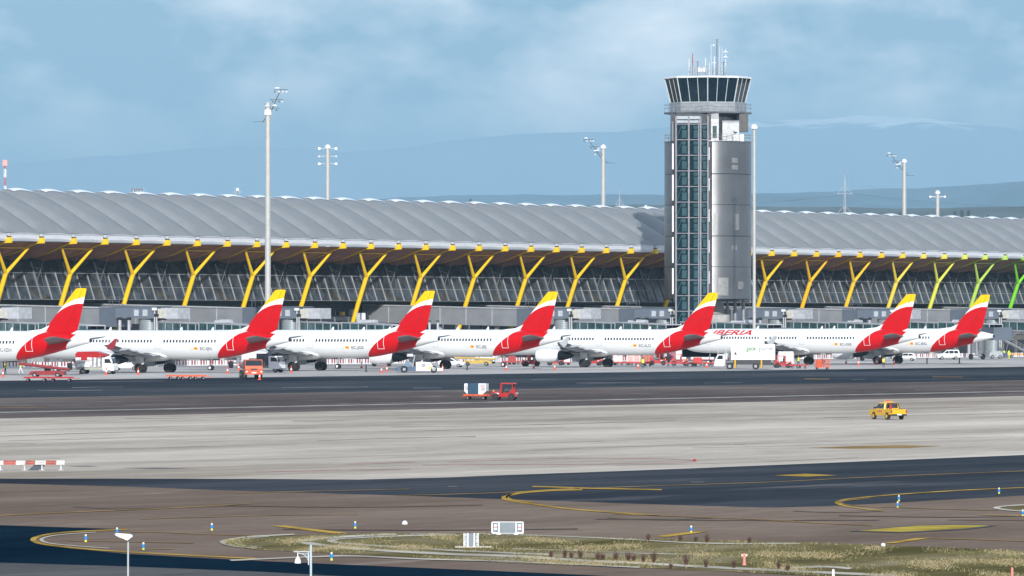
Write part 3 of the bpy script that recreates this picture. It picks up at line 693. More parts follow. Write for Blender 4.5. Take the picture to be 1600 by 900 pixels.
for px in (1137, 1149, 1162): b.tube((tx(px), 1.5, 0), (tx(px), 1.5, tz(468)), .32, n=10)
b.build('support_posts', greym, TW, True)
# lift shaft
shx = [1054.5, 1074.3, 1092.6, 1104]; rowy = [196+24.2*i for i in range(14)]
glassm, gt_, gn_, gl_, gb_ = nodes('lift shaft glass')
gb_.inputs['Base Color'].default_value = (.008, .03, .04, 1); gb_.inputs['Roughness'].default_value = .05
tr_ = gn_.new('ShaderNodeBsdfTransparent'); tr_.inputs[0].default_value = (.62, .74, .77, 1); mxs = gn_.new('ShaderNodeMixShader'); mxs.inputs[0].default_value = .25
gl_.new(tr_.outputs[0], mxs.inputs[1]); gl_.new(gb_.outputs[0], mxs.inputs[2]); gl_.new(mxs.outputs[0], gn_['Material Output'].inputs['Surface'])
shy = -8.05
for r_ in range(13):
    for c_ in range(3):
        b = MB(); b.box(tx(shx[c_])+.12, tx(shx[c_+1])-.12, shy, shy+.04, tz(rowy[r_+1])+.1, tz(rowy[r_])-.1); b.build('glass_pane', glassm, TW)
b = MB()
for px in shx: b.bar((tx(px), shy, tz(rowy[-1]+24)), (tx(px), shy, tz(184)), .24, .3)
b.bar((tx(1089.6), shy+.05, tz(510)), (tx(1089.6), shy+.05, tz(190)), .16, .2)
for y in rowy: b.bar((tx(1054), shy, tz(y)), (tx(1104.5), shy, tz(y)), .22, .14)
b.build('shaft_frame', mat('shaft frame metal', (.13, .13, .15), .45, .4), TW)
b = MB(); b.box(tx(1054.5), tx(1104), shy+.9, shy+3, tz(520), tz(179)); b.build('shaft_back', mat('deep teal shaft wall', (.008, .018, .024), .5, var=.6, vs=.9), TW)
b = MB()
for r_ in range(13):
    zb, zt = tz(rowy[r_+1]), tz(rowy[r_])
    for px, w in ((1067.5, .42), (1086, .42), (1099, .3)):
        b.box(tx(px)-w, tx(px)+w, shy+.35, shy+.8, zb+.35, zb+1.75); b.tube((tx(px)-.1, shy+.5, zt-.5), (tx(px)-.1, shy+.78, zt-.5), .42, n=14)
    b.bar((tx(1056), shy+.4, zb+.2), (tx(1063), shy+.4, zt-.3), .1); b.bar((tx(1100), shy+.4, zb+.3), (tx(1094), shy+.4, zt-.3), .08)
b.build('lift_machinery', mat('pale lift steel', (.62, .72, .72), .5), TW)
b = MB(); b.box(tx(1054.5), tx(1091.5), shy-.02, shy+.2, tz(195)+.1, tz(190)); b.box(tx(1054.5), tx(1091.5), shy-.02, shy+.2, tz(188.5), tz(183.5)); b.build('vent_panel', mat('pale louvre', (.30, .34, .38), .4), TW)
b = MB(); b.box(tx(1051), tx(1055), -6.9, -6.6, tz(468), tz(195)); b.box(tx(1104), tx(1109), -7.6, -7.0, tz(466), tz(178)); b.build('shaft_side', dark, TW)
for i in range(6):
    y0 = 226+48.4*i; y1 = min(y0+40, 463)
    if i == 5: continue
    b = MB(); b.box(tx(1048.6), tx(1050.9), -7.4, -7.1, tz(y1), tz(y0)); b.build('light_strip', white, TW)
b = MB(); b.tube((tx(1050), -6.6, tz(222)), (tx(1050), -6.6, tz(194)), .28); b.tube((tx(1050.5), -6.6, tz(194)), (tx(1050.5), -6.6, tz(192)), .42); b.build('drain_pipe', silver, TW)
for i in range(6):
    b = MB(); z = tz(232+48*i); b.box(tx(1104.8), tx(1106.6), -8.1, -7.6, z-2.3, z); b.build('light_strip', silver, TW)
# recessed storey under the balcony
b = MB(); b.box(tx(1103), tx(1121), -7.2, -6, tz(186.5), tz(179)); b.build('fascia_box', greym, TW)
b = MB(); b.box(tx(1103), tx(1121), -7.4, -6, tz(194), tz(187)); b.box(tx(1104), tx(1121), -7.3, -6, tz(222), tz(194.3)); b.build('door_surround', mat('off white panel', (.5, .51, .52), .4), TW)
b = MB(); b.box(tx(1111.5), tx(1118), -7.36, -7.3, tz(217), tz(198.5)); b.build('door_glass', tealg, TW)
b = MB(); b.box(tx(1127), tx(1153), -6.1, -5.6, tz(222), tz(192)); b.build('silver_panel', mat('satin wall panel', (.33, .34, .35), .4, .3), TW)
b = MB(); b.box(tx(1126.5), tx(1153), -6.3, -5.5, tz(192), tz(190.2)); b.build('lintel', greym, TW)
b = MB(); b.box(tx(1153.4), tx(1167.5), -4.9, -2, tz(207), tz(179)); b.build('louvre_box', wavemat('dark corrugated', (.10, .095, .09), (.045, .043, .042), 'X', 1.3, .5, .2), TW)
b = MB(); b.box(tx(1047), tx(1054), -5.6, -3, tz(222), tz(179)); b.build('side_wall', dark, TW)
b = MB(); b.box(tx(1154), tx(1160.5), -5.5, -4.6, tz(222), tz(211)); b.build('equipment_box', white, TW)
b = MB(); b.tube((tx(1145), -7, tz(222)), (tx(1145), -7, tz(212)), .12); b.lathe([(.0, .0), (.3, .1), (.3, .5), (0, .62)], (tx(1147.5), -6.8, tz(208)), 10); b.build('beacon_lamp', white, TW)
b = MB(); b.lathe([(0, tz(222.4)), (RT+.05, tz(222.4)), (RT+.05, tz(221.2)), (0, tz(221.2))], n=48); b.build('terrace_slab', silver, TW)
railm = mat('rail steel', (.16, .18, .20), .45, .4)
def rail(r, z0, h, n, tr=.035, name='railing', a0=0, a1=2*math.pi):
    b = MB()
    for i in range(n): a = a0+(a1-a0)*i/n; b.tube((r*math.sin(a), -r*math.cos(a), z0), (r*math.sin(a), -r*math.cos(a), z0+h), tr, n=4)
    for k in (1, .55):
        for i in range(n):
            a, c = a0+(a1-a0)*i/n, a0+(a1-a0)*(i+1)/n; b.tube((r*math.sin(a), -r*math.cos(a), z0+h*k), (r*math.sin(c), -r*math.cos(c), z0+h*k), tr, n=4)
    b.build(name, railm, TW)
rail(RT-.1, tz(221), 1.15, 44)
# balcony slab, parapet, cab
def octo(r, z, k0=-2): return [(r*math.sin(R(k0+45*i)), -r*math.cos(R(k0+45*i)), z) for i in range(8)]
b = MB(); b.loft([octo(5.5, tz(181)), octo(8.0, tz(178.3)), octo(8.05, tz(177.2)), octo(7.95, tz(175.5)), octo(6, tz(175.5))]); b.build('balcony_slab', mat('balcony underside', (.16, .17, .19), .45, .3), TW)
b = MB(); b.loft([octo(7.0, tz(175.6)), octo(7.05, tz(161.3))], cap=False); b.build('parapet', mat('parapet panel', (.36, .38, .40), .35, .35), TW)
rail(7.9, tz(175.5), 1.35, 40, .03)
zc0, zc1 = tz(161.3), tz(123.5); r0, r1 = 6.75, 7.85
cabglass = mat('smoked cab glass', (.006, .016, .026), .03, spec=1.0, var=.3)
o0, o1 = octo(r0, zc0), octo(r1, zc1)
for i in range(8):
    j = (i+1) % 8
    for k in range(3):
        def P(o, t): return Vector(o[i]).lerp(Vector(o[j]), t)
        ta, tb = k/3+.008, (k+1)/3-.008; b = MB(); inn = Vector((0, 0, 0))
        A, B, C_, D = P(o0, ta), P(o0, tb), P(o1, tb), P(o1, ta); q = [v.copy() for v in (A, B, C_, D)]; qi = [Vector((v.x*.985, v.y*.985, v.z)) for v in q]
        b.loft([q, qi]); b.build('cab_window', cabglass, TW)
b = MB()
for i in range(8):
    j = (i+1) % 8
    b.bar(Vector(o0[i])*1.0, Vector(o1[i]), .2, .2)
    for k in (1, 2): b.bar(Vector(o0[i]).lerp(Vector(o0[j]), k/3), Vector(o1[i]).lerp(Vector(o1[j]), k/3), .08, .12)
    b.bar(o0[i], o0[j], .2, .2)
b.build('cab_frame', mat('cab frame white', (.40, .44, .45), .4), TW)
b = MB(); b.loft([octo(7.6, tz(124)), octo(8.05, tz(123.3)), octo(8.05, tz(121.6)), octo(7.2, tz(119.8)), octo(2, tz(118.5))]); b.build('cab_roof', mat('cab roof white', (.72, .74, .75), .4), TW)
b = MB(); b.box(-3.4, 3.2, -3, 3, tz(119.8), tz(118)); b.build('roof_platform', dark, TW)
b = MB(); zr0, zr1 = tz(119), tz(105)
for i in range(15):
    x = -3.3+6.6*i/14
    for y in (-2.9, 2.9): b.bar((x, y, zr0), (x, y, zr1), .06)
for y in (-2.9, 2.9):
    for z in (zr0, (zr0+zr1)/2, zr1): b.bar((-3.3, y, z), (3.3, y, z), .07)
for x in (-3.3, 3.3):
    for z in (zr0, (zr0+zr1)/2, zr1): b.bar((x, -2.9, z), (x, 2.9, z), .07)
b.build('roof_cage', railm, TW)
for px in (1092.5, 1099.5):
    b = MB(); b.lathe([(.42, tz(114)), (.45, tz(109)), (.3, tz(106)), (0, tz(105.6))], (tx(px), -2, 0), 10); b.build('radome', white, TW, True)
def ant(px, y0, y1, m=railm, r=.05, extra=()):
    b = MB(); b.tube((tx(px), -1, tz(y0)), (tx(px), -1, tz(y1)), r, n=5)
    for (dy, w) in extra: b.bar((tx(px)-w, -1, tz(dy)), (tx(px)+w, -1, tz(dy)), .06)
    b.build('antenna', m, TW)
ant(1120, 118, 61, railm, .09, ((62, .75), (66, .5), (86, .3))); ant(1111, 118, 70, white, .03); ant(1124, 118, 72, white, .03); ant(1128, 118, 74, white, .03); ant(1133.5, 118, 76, white, .05, ((82, .5), (90, .5)))
ant(1082, 118, 84, redp, .07, ((96, .4),)); ant(1076.5, 118, 92, white, .05); ant(1102, 118, 91, white, .05); ant(1090, 118, 96, dark, .05, ((97, .3),)); ant(1116, 118, 88, white, .06, ((98, .4),)); ant(1108, 118, 99, white, .05); ant(1130, 118, 97, dark, .05, ((98, .45),))
b = MB(); b.lathe([(0, 0), (.35, .1), (.28, .3), (0, .34)], (tx(1133), -1.3, tz(83)), 8); b.lathe([(0, 0), (.35, .1), (.28, .3), (0, .34)], (tx(1133), -1.3, tz(91)), 8); b.lathe([(0, 0), (.2, .1), (.2, .3), (0, .4)], (tx(1114.5), -1.3, tz(73)), 8); b.build('wind_sensor', white, TW)

# ------------------------------------------------------------------ gates: gallery, rotunda, boarding bridge
corr = wavemat('corrugated grey cladding', (.26, .27, .285), (.19, .20, .215), 'Y', 6.0, .5, .35, bump=.4, var=.1, vs=.3)
gpan = mat('blue grey panel', (.125, .15, .185), .45, .3, var=.08, vs=.4)
gpl = mat('pale gate panel', (.42, .43, .45), .45, .1)
gwin = mat('small gate window', (.42, .45, .48), .2)
roof_ = mat('pale gallery roof', (.34, .35, .36), .5)
UR = 592.0
def gate(px, name, ndx):
    """origin on the apron under the rotunda; x along the terminal, y towards it"""
    p = atu(px, HZ, UR); T = thing('boarding_gate', name, 'boarding gate', (p.x, p.y, ZA), TH, 'boarding gates with rotunda, gallery and bridge')
    z = lambda r: CZ-ZA+r
    # gallery from the rotunda up to the terminal
    n = 6; y0, y1 = 8.5, 41.5
    for i in range(n):
        ya, yb = y0+(y1-y0)*i/n, y0+(y1-y0)*(i+1)/n; za, zb = 1.75+.75*i/n, 1.75+.75*(i+1)/n
        b = MB(); b.loft([[(-1.6, ya+.06, z(za-3.0)), (1.6, ya+.06, z(za-3.0)), (1.6, ya+.06, z(za)), (-1.6, ya+.06, z(za))], [(-1.6, yb-.06, z(zb-3.0)), (1.6, yb-.06, z(zb-3.0)), (1.6, yb-.06, z(zb)), (-1.6, yb-.06, z(zb))]])
        b.build('gallery_section', corr if i or True else gpan, T)
    b = MB(); b.loft([[(-1.8, y0, z(1.78)), (1.8, y0, z(1.78)), (1.8, y0, z(1.98)), (-1.8, y0, z(1.98))], [(-1.8, y1, z(2.53)), (1.8, y1, z(2.53)), (1.8, y1, z(2.73)), (-1.8, y1, z(2.73))]]); b.build('gallery_roof', roof_, T)
    for i in range(n+1):
        y = y0+(y1-y0)*i/n; zz = 1.75+.75*i/n; b = MB(); b.box(-1.68, -1.6, y-.07, y+.07, z(zz-3), z(zz)); b.build('joint_cover', gpl, T)
    for y in (14, 26):
        b = MB(); b.tube((0, y, 0), (0, y, z(-1.2)), .45, n=12); b.build('gallery_column', conc, T, True)
    # head block
    b = MB(); b.box(-1.9, 1.9, 5.2, 8.6, z(-1.2), z(1.95)); b.build('link_block', gpan, T)
    b = MB(); b.box(-2.2, 2.2, -2.6, 5.2, z(.15), z(2.0)); b.box(-2.35, 2.35, -2.8, 5.3, z(2.0), z(2.14)); b.build('head_block', mat('gate head panel', (.16, .19, .235), .45, .3, var=.06), T)
    for y in (-1.1, .6):
        b = MB(); b.box(-2.26, -2.2, y, y+.9, z(.55), z(1.55)); b.build('window', gwin, T)
    b = MB(); b.lathe([(1.75, 0), (1.75, z(.1)), (0, z(.1))], n=28); b.build('rotunda', wavemat('rotunda metal', (.30, .335, .35), (.25, .28, .295), 'Z', .8, .35, .3, bump=.1, var=.08), T, True)
    b = MB(); b.box(-2.0, 2.0, -1.9, -1.6, z(-.12), z(.15)); b.build('rotunda_collar', dark, T)
    b = MB(); b.box(-1.3, 2.1, -6.4, -3.1, z(.1), z(1.85)); b.build('plant_box', gpl, T)
    b = MB(); b.box(-2.2, -1.3, -3.9, -3.1, z(.2), z(1.7)); b.build('plant_box_end', mat('cream panel', (.5, .48, .42), .5), T)
    for y, zz, hh in ((-3.0, -.2, 1.9), (2.4, -.1, .0), (4.2, -.1, .0), (-2.6, .6, 2.4)):
        b = MB(); b.tube((-2.35, y, 0), (-2.35, y, z(zz+hh*.35)), .13 if hh else .26, n=8); b.build('service_post', gpl, T)
        b = MB(); b.box(-2.65, -2.1, y-.3, y+.3, z(zz+hh*.35), z(zz+hh*.35+.42)); b.build('post_lamp', dark if hh < 2 else white, T)
    # roof ladder cage
    b = MB()
    for y in (6, 8): 
        b.bar((0, y, z(1.95)), (0, y, z(3.6)), .07); b.bar((1, y, z(1.95)), (1, y, z(3.6)), .07)
    b.bar((0, 6, z(3.6)), (0, 8, z(3.6)), .06); b.bar((0, 6, z(2.9)), (0, 8, z(2.9)), .05); b.build('roof_ladder', railm, T)
    # telescopic glazed bridge, heading for the aircraft door
    P0 = Vector((tx2(px+18), 0, 0)); c0 = Vector((0, -2.4, 0))
    d = Vector((18.5, -37, 0)); dl = Vector((d.x*TC+d.y*TS, -d.x*TS+d.y*TC, 0)); ln = dl.length; dl.normalize(); sd = Vector((-dl.y, dl.x, 0))
    def PT(t, s_, r): q = c0+dl*t+sd*s_; return Vector((q.x, q.y, z(r)))
    def tun(t0, t1, w, r0, r1, h, nm, npan):
        b = MB()
        for s_ in (-w, w):
            for rr0 in (0, h): b.bar(PT(t0, s_, r0-rr0), PT(t1, s_, r1-rr0), .16, .2)
            for i in range(npan+1):
                t = t0+(t1-t0)*i/npan; r = r0+(r1-r0)*i/npan; b.bar(PT(t, s_, r), PT(t, s_, r-h), .13)
        b.loft([[PT(t, -w, r-.05), PT(t, w, r-.05), PT(t, w, r+.08), PT(t, -w, r+.08)] for t, r in ((t0, r0), (t1, r1))])
        b.loft([[PT(t, -w, r-h-.25), PT(t, w, r-h-.25), PT(t, w, r-h), PT(t, -w, r-h)] for t, r in ((t0, r0), (t1, r1))])
        b.build(nm+'_frame', gpl, T)
        for i in range(npan):
            ta, tb = t0+(t1-t0)*(i+.06)/npan, t0+(t1-t0)*(i+.94)/npan; ra, rb = r0+(r1-r0)*(i+.06)/npan, r0+(r1-r0)*(i+.94)/npan
            for s_ in (-w, w):
                b = MB(); b.loft([[PT(ta, s_-.02, ra-.1), PT(ta, s_+.02, ra-.1), PT(ta, s_+.02, ra-h+.1), PT(ta, s_-.02, ra-h+.1)], [PT(tb, s_-.02, rb-.1), PT(tb, s_+.02, rb-.1), PT(tb, s_+.02, rb-h+.1), PT(tb, s_-.02, rb-h+.1)]]); b.build('bridge_pane', tealg, T)
    tun(1, 19, 1.15, -.40, -.72, 1.7, 'inner_tunnel', 6); tun(18, 37, 1.45, -.52, -.95, 2.0, 'outer_tunnel', 6)
    b = MB(); q = [PT(t, s_, 0) for t, s_ in ((35, -2), (39.5, -2), (39.5, 2), (35, 2))]
    b.loft([[Vector((v.x, v.y, z(-3.9))) for v in q], [Vector((v.x, v.y, z(-1.5))) for v in q]]); b.build('bridge_cab', gpan, T)
    b = MB(); c = PT(30, 0, 0); b.tube((c.x, c.y, .9), (c.x, c.y, z(-3.0)), .35, n=8); b.build('bridge_support', greym, T)
    for s_ in (-1.3, 1.3):
        c = PT(30, s_, 0); b = MB(); b.tube((c.x, c.y, .55)-sd*.2 if False else Vector((c.x, c.y, .55))-sd*.2, Vector((c.x, c.y, .55))+sd*.2, .55, n=16); b.build('bridge_wheel', rub, T)
    b = MB(); a_ = PT(30, -1.5, 0); c_ = PT(30, 1.5, 0); b.bar((a_.x, a_.y, .8), (c_.x, c_.y, .8), .3); b.build('bridge_axle', greym, T)
    b = MB(); rr = random.Random(int(px))
    for k in range(6):
        c = PT(22+rr.random()*5, rr.uniform(-.8, .8), 0); s_ = rr.uniform(.3, .7); b.box(c.x-s_, c.x+s_, c.y-s_, c.y+s_, z(-.55), z(-.55+rr.uniform(.2, .55)), (.1, .1))
    b.build('roof_unit', gpl, T)
    return T
def tx2(px): return 0
for px, lb in ((-15, 'grey boarding gate at the left edge, mostly behind the leftmost aircraft'), (234, 'boarding gate rising between the first and second red tails from the left'), (456, 'boarding gate right behind the second tail, its rotunda right of that fin'),
               (881, 'boarding gate whose rotunda stands right of the fourth tail'), (1039, 'boarding gate whose rotunda stands left of the fifth tail, beside the tower'),
               (1215, 'boarding gate just right of the control tower and its slim mast'), (1385, 'boarding gate half hidden behind the second tail from the right'), (1552, 'boarding gate right behind the rightmost tail'), (1730, 'boarding gate beyond the right edge with its gallery reaching into view')):
    gate(px, lb, 0)

# ------------------------------------------------------------------ aircraft (x forward from the tail cone, y to port, z up)
ST_ = [(0, 5.08, 4.42, .30), (.6, 5.22, 4.3, .46), (2, 5.52, 3.98, .78), (4, 5.78, 3.5, 1.15), (6, 5.93, 3.02, 1.46), (8, 6.0, 2.58, 1.70), (10, 6.03, 2.22, 1.87), (12, 6.04, 1.99, 1.96), (14, 6.04, 1.9, 1.975)]
def stations(Ln):
    return ST_+[(Ln-6.5, 6.04, 1.9, 1.975), (Ln-5, 5.97, 1.92, 1.93), (Ln-3.5, 5.72, 2.0, 1.76), (Ln-2.2, 5.15, 2.15, 1.42), (Ln-1.2, 4.55, 2.4, 1.02), (Ln-.4, 3.95, 2.8, .55), (Ln, 3.5, 3.25, .08)]
def sect(S, x):
    for a, b in zip(S, S[1:]):
        if x <= b[0]:
            t = (x-a[0])/(b[0]-a[0]); return [a[i]+(b[i]-a[i])*t for i in (1, 2, 3)]
    return S[-1][1:]
def surf_y(S, x, z):
    zt, zb, w = sect(S, x); zc = (zt+zb)/2; q = (z-zc)/((zt-zb)/2); return w*math.sqrt(max(0, 1-q*q))
def catmull(S, n=5):
    out = []
    for i in range(len(S)-1):
        p0, p1, p2, p3 = S[max(i-1, 0)], S[i], S[i+1], S[min(i+2, len(S)-1)]
        for k in range(n):
            t = k/n; out.append((p1[0]+(p2[0]-p1[0])*t,)+tuple(.5*((2*p1[j])+(p2[j]-p0[j])*t+(2*p0[j]-5*p1[j]+4*p2[j]-p3[j])*t*t+(3*p1[j]-p0[j]-3*p2[j]+p3[j])*t**3) if False else p1[j]+(p2[j]-p1[j])*t for j in (1, 2, 3)))
    return out+[S[-1]]
RED = (.52, .0, .003); YEL = (.92, .50, .0); WHT = (.70, .715, .72)
def livery(name, fin):
    m, t, n, l, b = nodes(name); b.inputs['Roughness'].default_value = .35; b.inputs['Specular IOR Level'].default_value = .18
    co = n.new('ShaderNodeTexCoord'); sp = n.new('ShaderNodeSeparateXYZ'); l.new(co.outputs['Object'], sp.inputs[0]); X, Z = sp.outputs['X'], sp.outputs['Z']
    def M(op, a, c=None, d=None, clamp=False):
        q = n.new('ShaderNodeMath'); q.operation = op; q.use_clamp = clamp
        for i, v in enumerate((a, c, d)):
            if v is None: continue
            if isinstance(v, (int, float)): q.inputs[i].default_value = v
            else: l.new(v, q.inputs[i])
        return q.outputs[0]
    def mixc(f, a, c):
        q = n.new('ShaderNodeMixRGB'); l.new(f, q.inputs['Fac'])
        for i, v in ((1, a), (2, c)):
            if isinstance(v, tuple): q.inputs[i].default_value = (*v, 1)
            else: l.new(v, q.inputs[i])
        return q.outputs[0]
    if not fin:
        dz = M('SUBTRACT', 5.55, Z); f1 = M('MULTIPLY_ADD', dz, 1.1, 7.7); up = M('MULTIPLY_ADD', M('MAXIMUM', M('SUBTRACT', Z, 5.55), 0), -1.1, f1)
        cur = M('SUBTRACT', up, M('MULTIPLY', M('MULTIPLY', dz, M('SUBTRACT', 3.6, dz)), -.10))
        front = M('LESS_THAN', X, cur); aft = M('GREATER_THAN', X, M('MULTIPLY_ADD', M('SUBTRACT', 5.6, Z), .78, 2.1))
        nz = n.new('ShaderNodeTexNoise'); nz.inputs['Scale'].default_value = .5; nz.inputs['Detail'].default_value = 4; l.new(co.outputs['Object'], nz.inputs['Vector'])
        grime = M('MULTIPLY_ADD', nz.outputs[0], .10, .0)
        wv = mixc(grime, WHT, (.60, .60, .58)); col = mixc(M('MULTIPLY', front, aft), wv, RED)
    else:
        d = M('SUBTRACT', X, .85); ylim = M('SUBTRACT', 10.6, M('MULTIPLY_ADD', M('MULTIPLY', d, d), .0628, M('MULTIPLY', d, .1187)))
        e = M('SUBTRACT', X, 1.2); rlim = M('SUBTRACT', 9.7, M('MULTIPLY_ADD', M('MULTIPLY', e, e), .09, M('MULTIPLY', e, -.06)))
        col = mixc(M('LESS_THAN', Z, ylim), YEL, WHT); col = mixc(M('LESS_THAN', Z, rlim), col, RED)
    l.new(col, b.inputs['Base Color']); return m
livf, livfin = livery('fuselage livery', False), livery('fin livery', True)
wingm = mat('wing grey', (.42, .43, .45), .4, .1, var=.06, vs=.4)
under = mat('shaded wing grey', (.075, .08, .085), .5, .1, var=.15, vs=.5)  # wing grey darkened all over, shade of the underside put into its colour
def textmesh(body, size, shear=0, bold=0, bc='LEFT'):
    cu = bpy.data.curves.new('lettering', 'FONT'); cu.body = body; cu.size = size; cu.shear = shear; cu.offset = bold; cu.align_x = bc; cu.resolution_u = 3
    o = bpy.data.objects.new('lettering', cu); COL.objects.link(o); bpy.context.view_layer.update()
    me = bpy.data.meshes.new_from_object(o.evaluated_get(bpy.context.evaluated_depsgraph_get())); bpy.data.objects.remove(o); me.materials.clear(); return me
def airfoil(le, te, y, z, th):
    c = le-te; P = [(1, 0), (.93, .35), (.75, .72), (.5, 1.0), (.25, .72), (0, .06), (0, -.06), (.25, -.35), (.5, -.5), (.75, -.45), (.93, -.28)]
    return [(te+c*a, y, z+b*th*c*.5) for a, b in P]
def aircraft(px, kind, reg, label, u=503.0, hdg=60.0, fins=True):
    Ln = 44.5 if kind == 321 else 37.6; S = stations(Ln); gx = 22.5 if kind == 321 else 19.9; ex = gx-22.5
    Y = Yu(px, u); p = Vector(((px-800)/F*Y, Y, 0))
    T = thing('airliner', label, 'aircraft', (p.x, p.y, ZA), R(90+hdg), 'white airliners with red tails parked nose in')
    # the x axis points along the nose: rotate by 180-hdg so that the nose is left and away
    T.rotation_euler = (0, 0, R(180-(90-hdg)))
    b = MB(); rings = []
    for x, zt, zb, w in catmull(S, 4):
        zc, h = (zt+zb)/2, (zt-zb)/2; rings.append([(x, w*math.cos(2*math.pi*i/36), zc+h*math.sin(2*math.pi*i/36)) for i in range(36)])
    b.loft(rings); fus = b.build('fuselage', livf, T, True)
    b = MB(); b.tube((-.02, 0, 4.75), (-.16, 0, 4.78), .27, .24, 16); b.build('exhaust_pipe', dark, fus)
    # window strip, too small to pick apart singly
    b = MB()
    segs = [(11.1, 19.95), (21.9, 26.7), (27.5, 27.6), (29.0, 37.8)] if kind == 321 else [(11.1, 15.0), (16.1, 18.2), (19.4, 30.5)]
    for a, c in segs:
        x = a
        while x < c:
            z0, z1 = 4.31, 4.70; y0, y1 = surf_y(S, x, z0), surf_y(S, x, z1)
            for s in (-1, 1):
                b.loft([[(x, s*(y0-.02), z0), (x+.27, s*(y0-.02), z0), (x+.27, s*(y1-.02), z1), (x, s*(y1-.02), z1)], [(x, s*(y0+.012), z0), (x+.27, s*(y0+.012), z0), (x+.27, s*(y1+.012), z1), (x, s*(y1+.012), z1)]])
            x += .533
    b.build('cabin_windows', glassd, fus, kind='stuff')
    def door(x, z0, z1, w, frame, nm='door'):
        b = MB(); t = .07
        def rim(x0, x1, za, zb, o=.018):
            q = []
            nn = max(1, int((zb-za)/.25))
            for k in range(nn):
                a_, c_ = za+(zb-za)*k/nn, za+(zb-za)*(k+1)/nn
                ya, yc, yd, ye = surf_y(S, x0, a_)+o, surf_y(S, x1, a_)+o, surf_y(S, x1, c_)+o, surf_y(S, x0, c_)+o
                b.add([(x0, ya, a_), (x1, yc, a_), (x1, yd, c_), (x0, ye, c_)], [(0, 1, 2, 3)])
        rim(x, x+t, z0, z1); rim(x+w-t, x+w, z0, z1); rim(x, x+w, z0, z0+t); rim(x, x+w, z1-t, z1)
        b.build(nm, frame, fus)
    door(8.3, 3.25, 5.3, 1.05, mat('door outline white', (.8, .8, .8), .4)); gl = mat('door outline grey', (.5, .5, .51), .4)
    if kind == 321: door(20.4, 3.35, 5.1, .9, gl); door(33.6-5.2, 3.35, 5.1, .8, gl)
    door(Ln-6.2, 3.3, 5.2, .85, gl)
    # operator name, registration and flag on the port side
    def curve_text(body, size, x0, z0, m, nm, shear=0, bold=0, sx=1.0, of=.03):
        me = textmesh(body, size, shear, bold)
        import bmesh
        bm = bmesh.new(); bm.from_mesh(me); k = 0
        while k*.07 < size: bmesh.ops.bisect_plane(bm, geom=bm.verts[:]+bm.edges[:]+bm.faces[:], plane_co=(0, k*.07, 0), plane_no=(0, 1, 0)); k += 1
        bm.to_mesh(me); bm.free()
        for v in me.vertices:
            x = x0-v.co.x*sx; z = z0+v.co.y; v.co = (x, surf_y(S, x, z)+of, z)
        me.materials.append(m); return obj(nm, me, fus)
    if px != 452: curve_text('IBERIA', 1.12, 38.2 if kind == 321 else 31.4, 5.0, mat('logo red', RED, .4), 'operator_name', .30, .028, 2.4, .03)
    curve_text(reg, .62, 13.75, 3.25, mat('registration grey', (.14, .15, .17), .5), 'registration', 0, .01, 1.15)
    b = MB()
    for x0, x1, m in ((14.1, 14.75, 0), (14.3, 14.55, 1)):
        b.use(m); o = .03+.012*m; z0, z1 = (3.28, 3.68) if not m else (3.38, 3.58); b.add([(x0, surf_y(S, x0, z0)+o, z0), (x1, surf_y(S, x1, z0)+o, z0), (x1, surf_y(S, x1, z1)+o, z1), (x0, surf_y(S, x0, z1)+o, z1)], [(0, 1, 2, 3)])
    b.use(2); z0, z1 = 3.33, 3.62; b.add([(14.95, surf_y(S, 15, z0)+.03, z0), (15.45, surf_y(S, 15, z0)+.03, z0), (15.45, surf_y(S, 15, z1)+.03, z1), (14.95, surf_y(S, 15, z1)+.03, z1)], [(0, 1, 2, 3)])
    b.build('flag_marking', [mat('flag yellow', (.85, .42, .02), .5), mat('flag centre', (.55, .12, .04), .5), mat('pale flag', (.75, .68, .5), .5)], fus)
    # cockpit glass
    b = MB()
    for s in (-1, 1):
        for k in range(3):
            x0 = Ln-2.9+.45*k; za, zb = 4.15, 4.75-.1*k; b.add([(x0, s*(surf_y(S, x0, za)+.02), za), (x0+.4, s*(surf_y(S, x0+.4, za)+.02), za), (x0+.4, s*(surf_y(S, x0+.4, zb)+.02), zb), (x0, s*(surf_y(S, x0, zb)+.02), zb)], [(0, 1, 2, 3)])
    b.build('cockpit_windows', glassd, fus)
    # fin
    b = MB(); rings = []
    for te, le, z, th in ((3.7, 8.6, 5.4, .30), (2.15, 7.35, 6.1, .25), (1.9, 6.95, 6.7, .22), (.6, 2.35, 11.7, .09), (.75, 2.0, 11.78, .02)):
        c = le-te; rings.append([(te+c*a, w*th, z) for a, w in ((0, .05), (.3, .7), (.65, 1), (.9, .65), (1, 0), (.9, -.65), (.65, -1), (.3, -.7), (0, -.05))])
    b.loft(rings); fin = b.build('tail_fin', livfin, T, True)
    b = MB()
    for s in (-1, 1): b.bar((3.95, s*.262, 6.25), (1.22, s*.098, 11.55), .02, .035)
    b.build('rudder_gap', mat('rudder gap', (.16, .01, .015), .6), fin)
    for zz in (7.6, 9.3):
        b = MB(); xx = 3.95-(zz-6.25)*.515; b.bar((xx, .2-.02*(zz-7), zz), (xx-1.3, .1, zz-.05), .02, .03); b.build('hinge_fairing', mat('rudder gap', (.16, .01, .015), .6), fin)
    b = MB(); b.loft([[(6.3, -.16, 5.6), (6.3, .16, 5.6), (6.3, .1, 6.9), (6.3, -.1, 6.9)], [(8.0, -.16, 5.7), (8.0, .16, 5.7), (8.0, .05, 6.25), (8.0, -.05, 6.25)], [(10.2, -.05, 5.9), (10.2, .05, 5.9), (10.2, .02, 6.04), (10.2, -.02, 6.04)]]); b.build('dorsal_fairing', livf, fin, True)
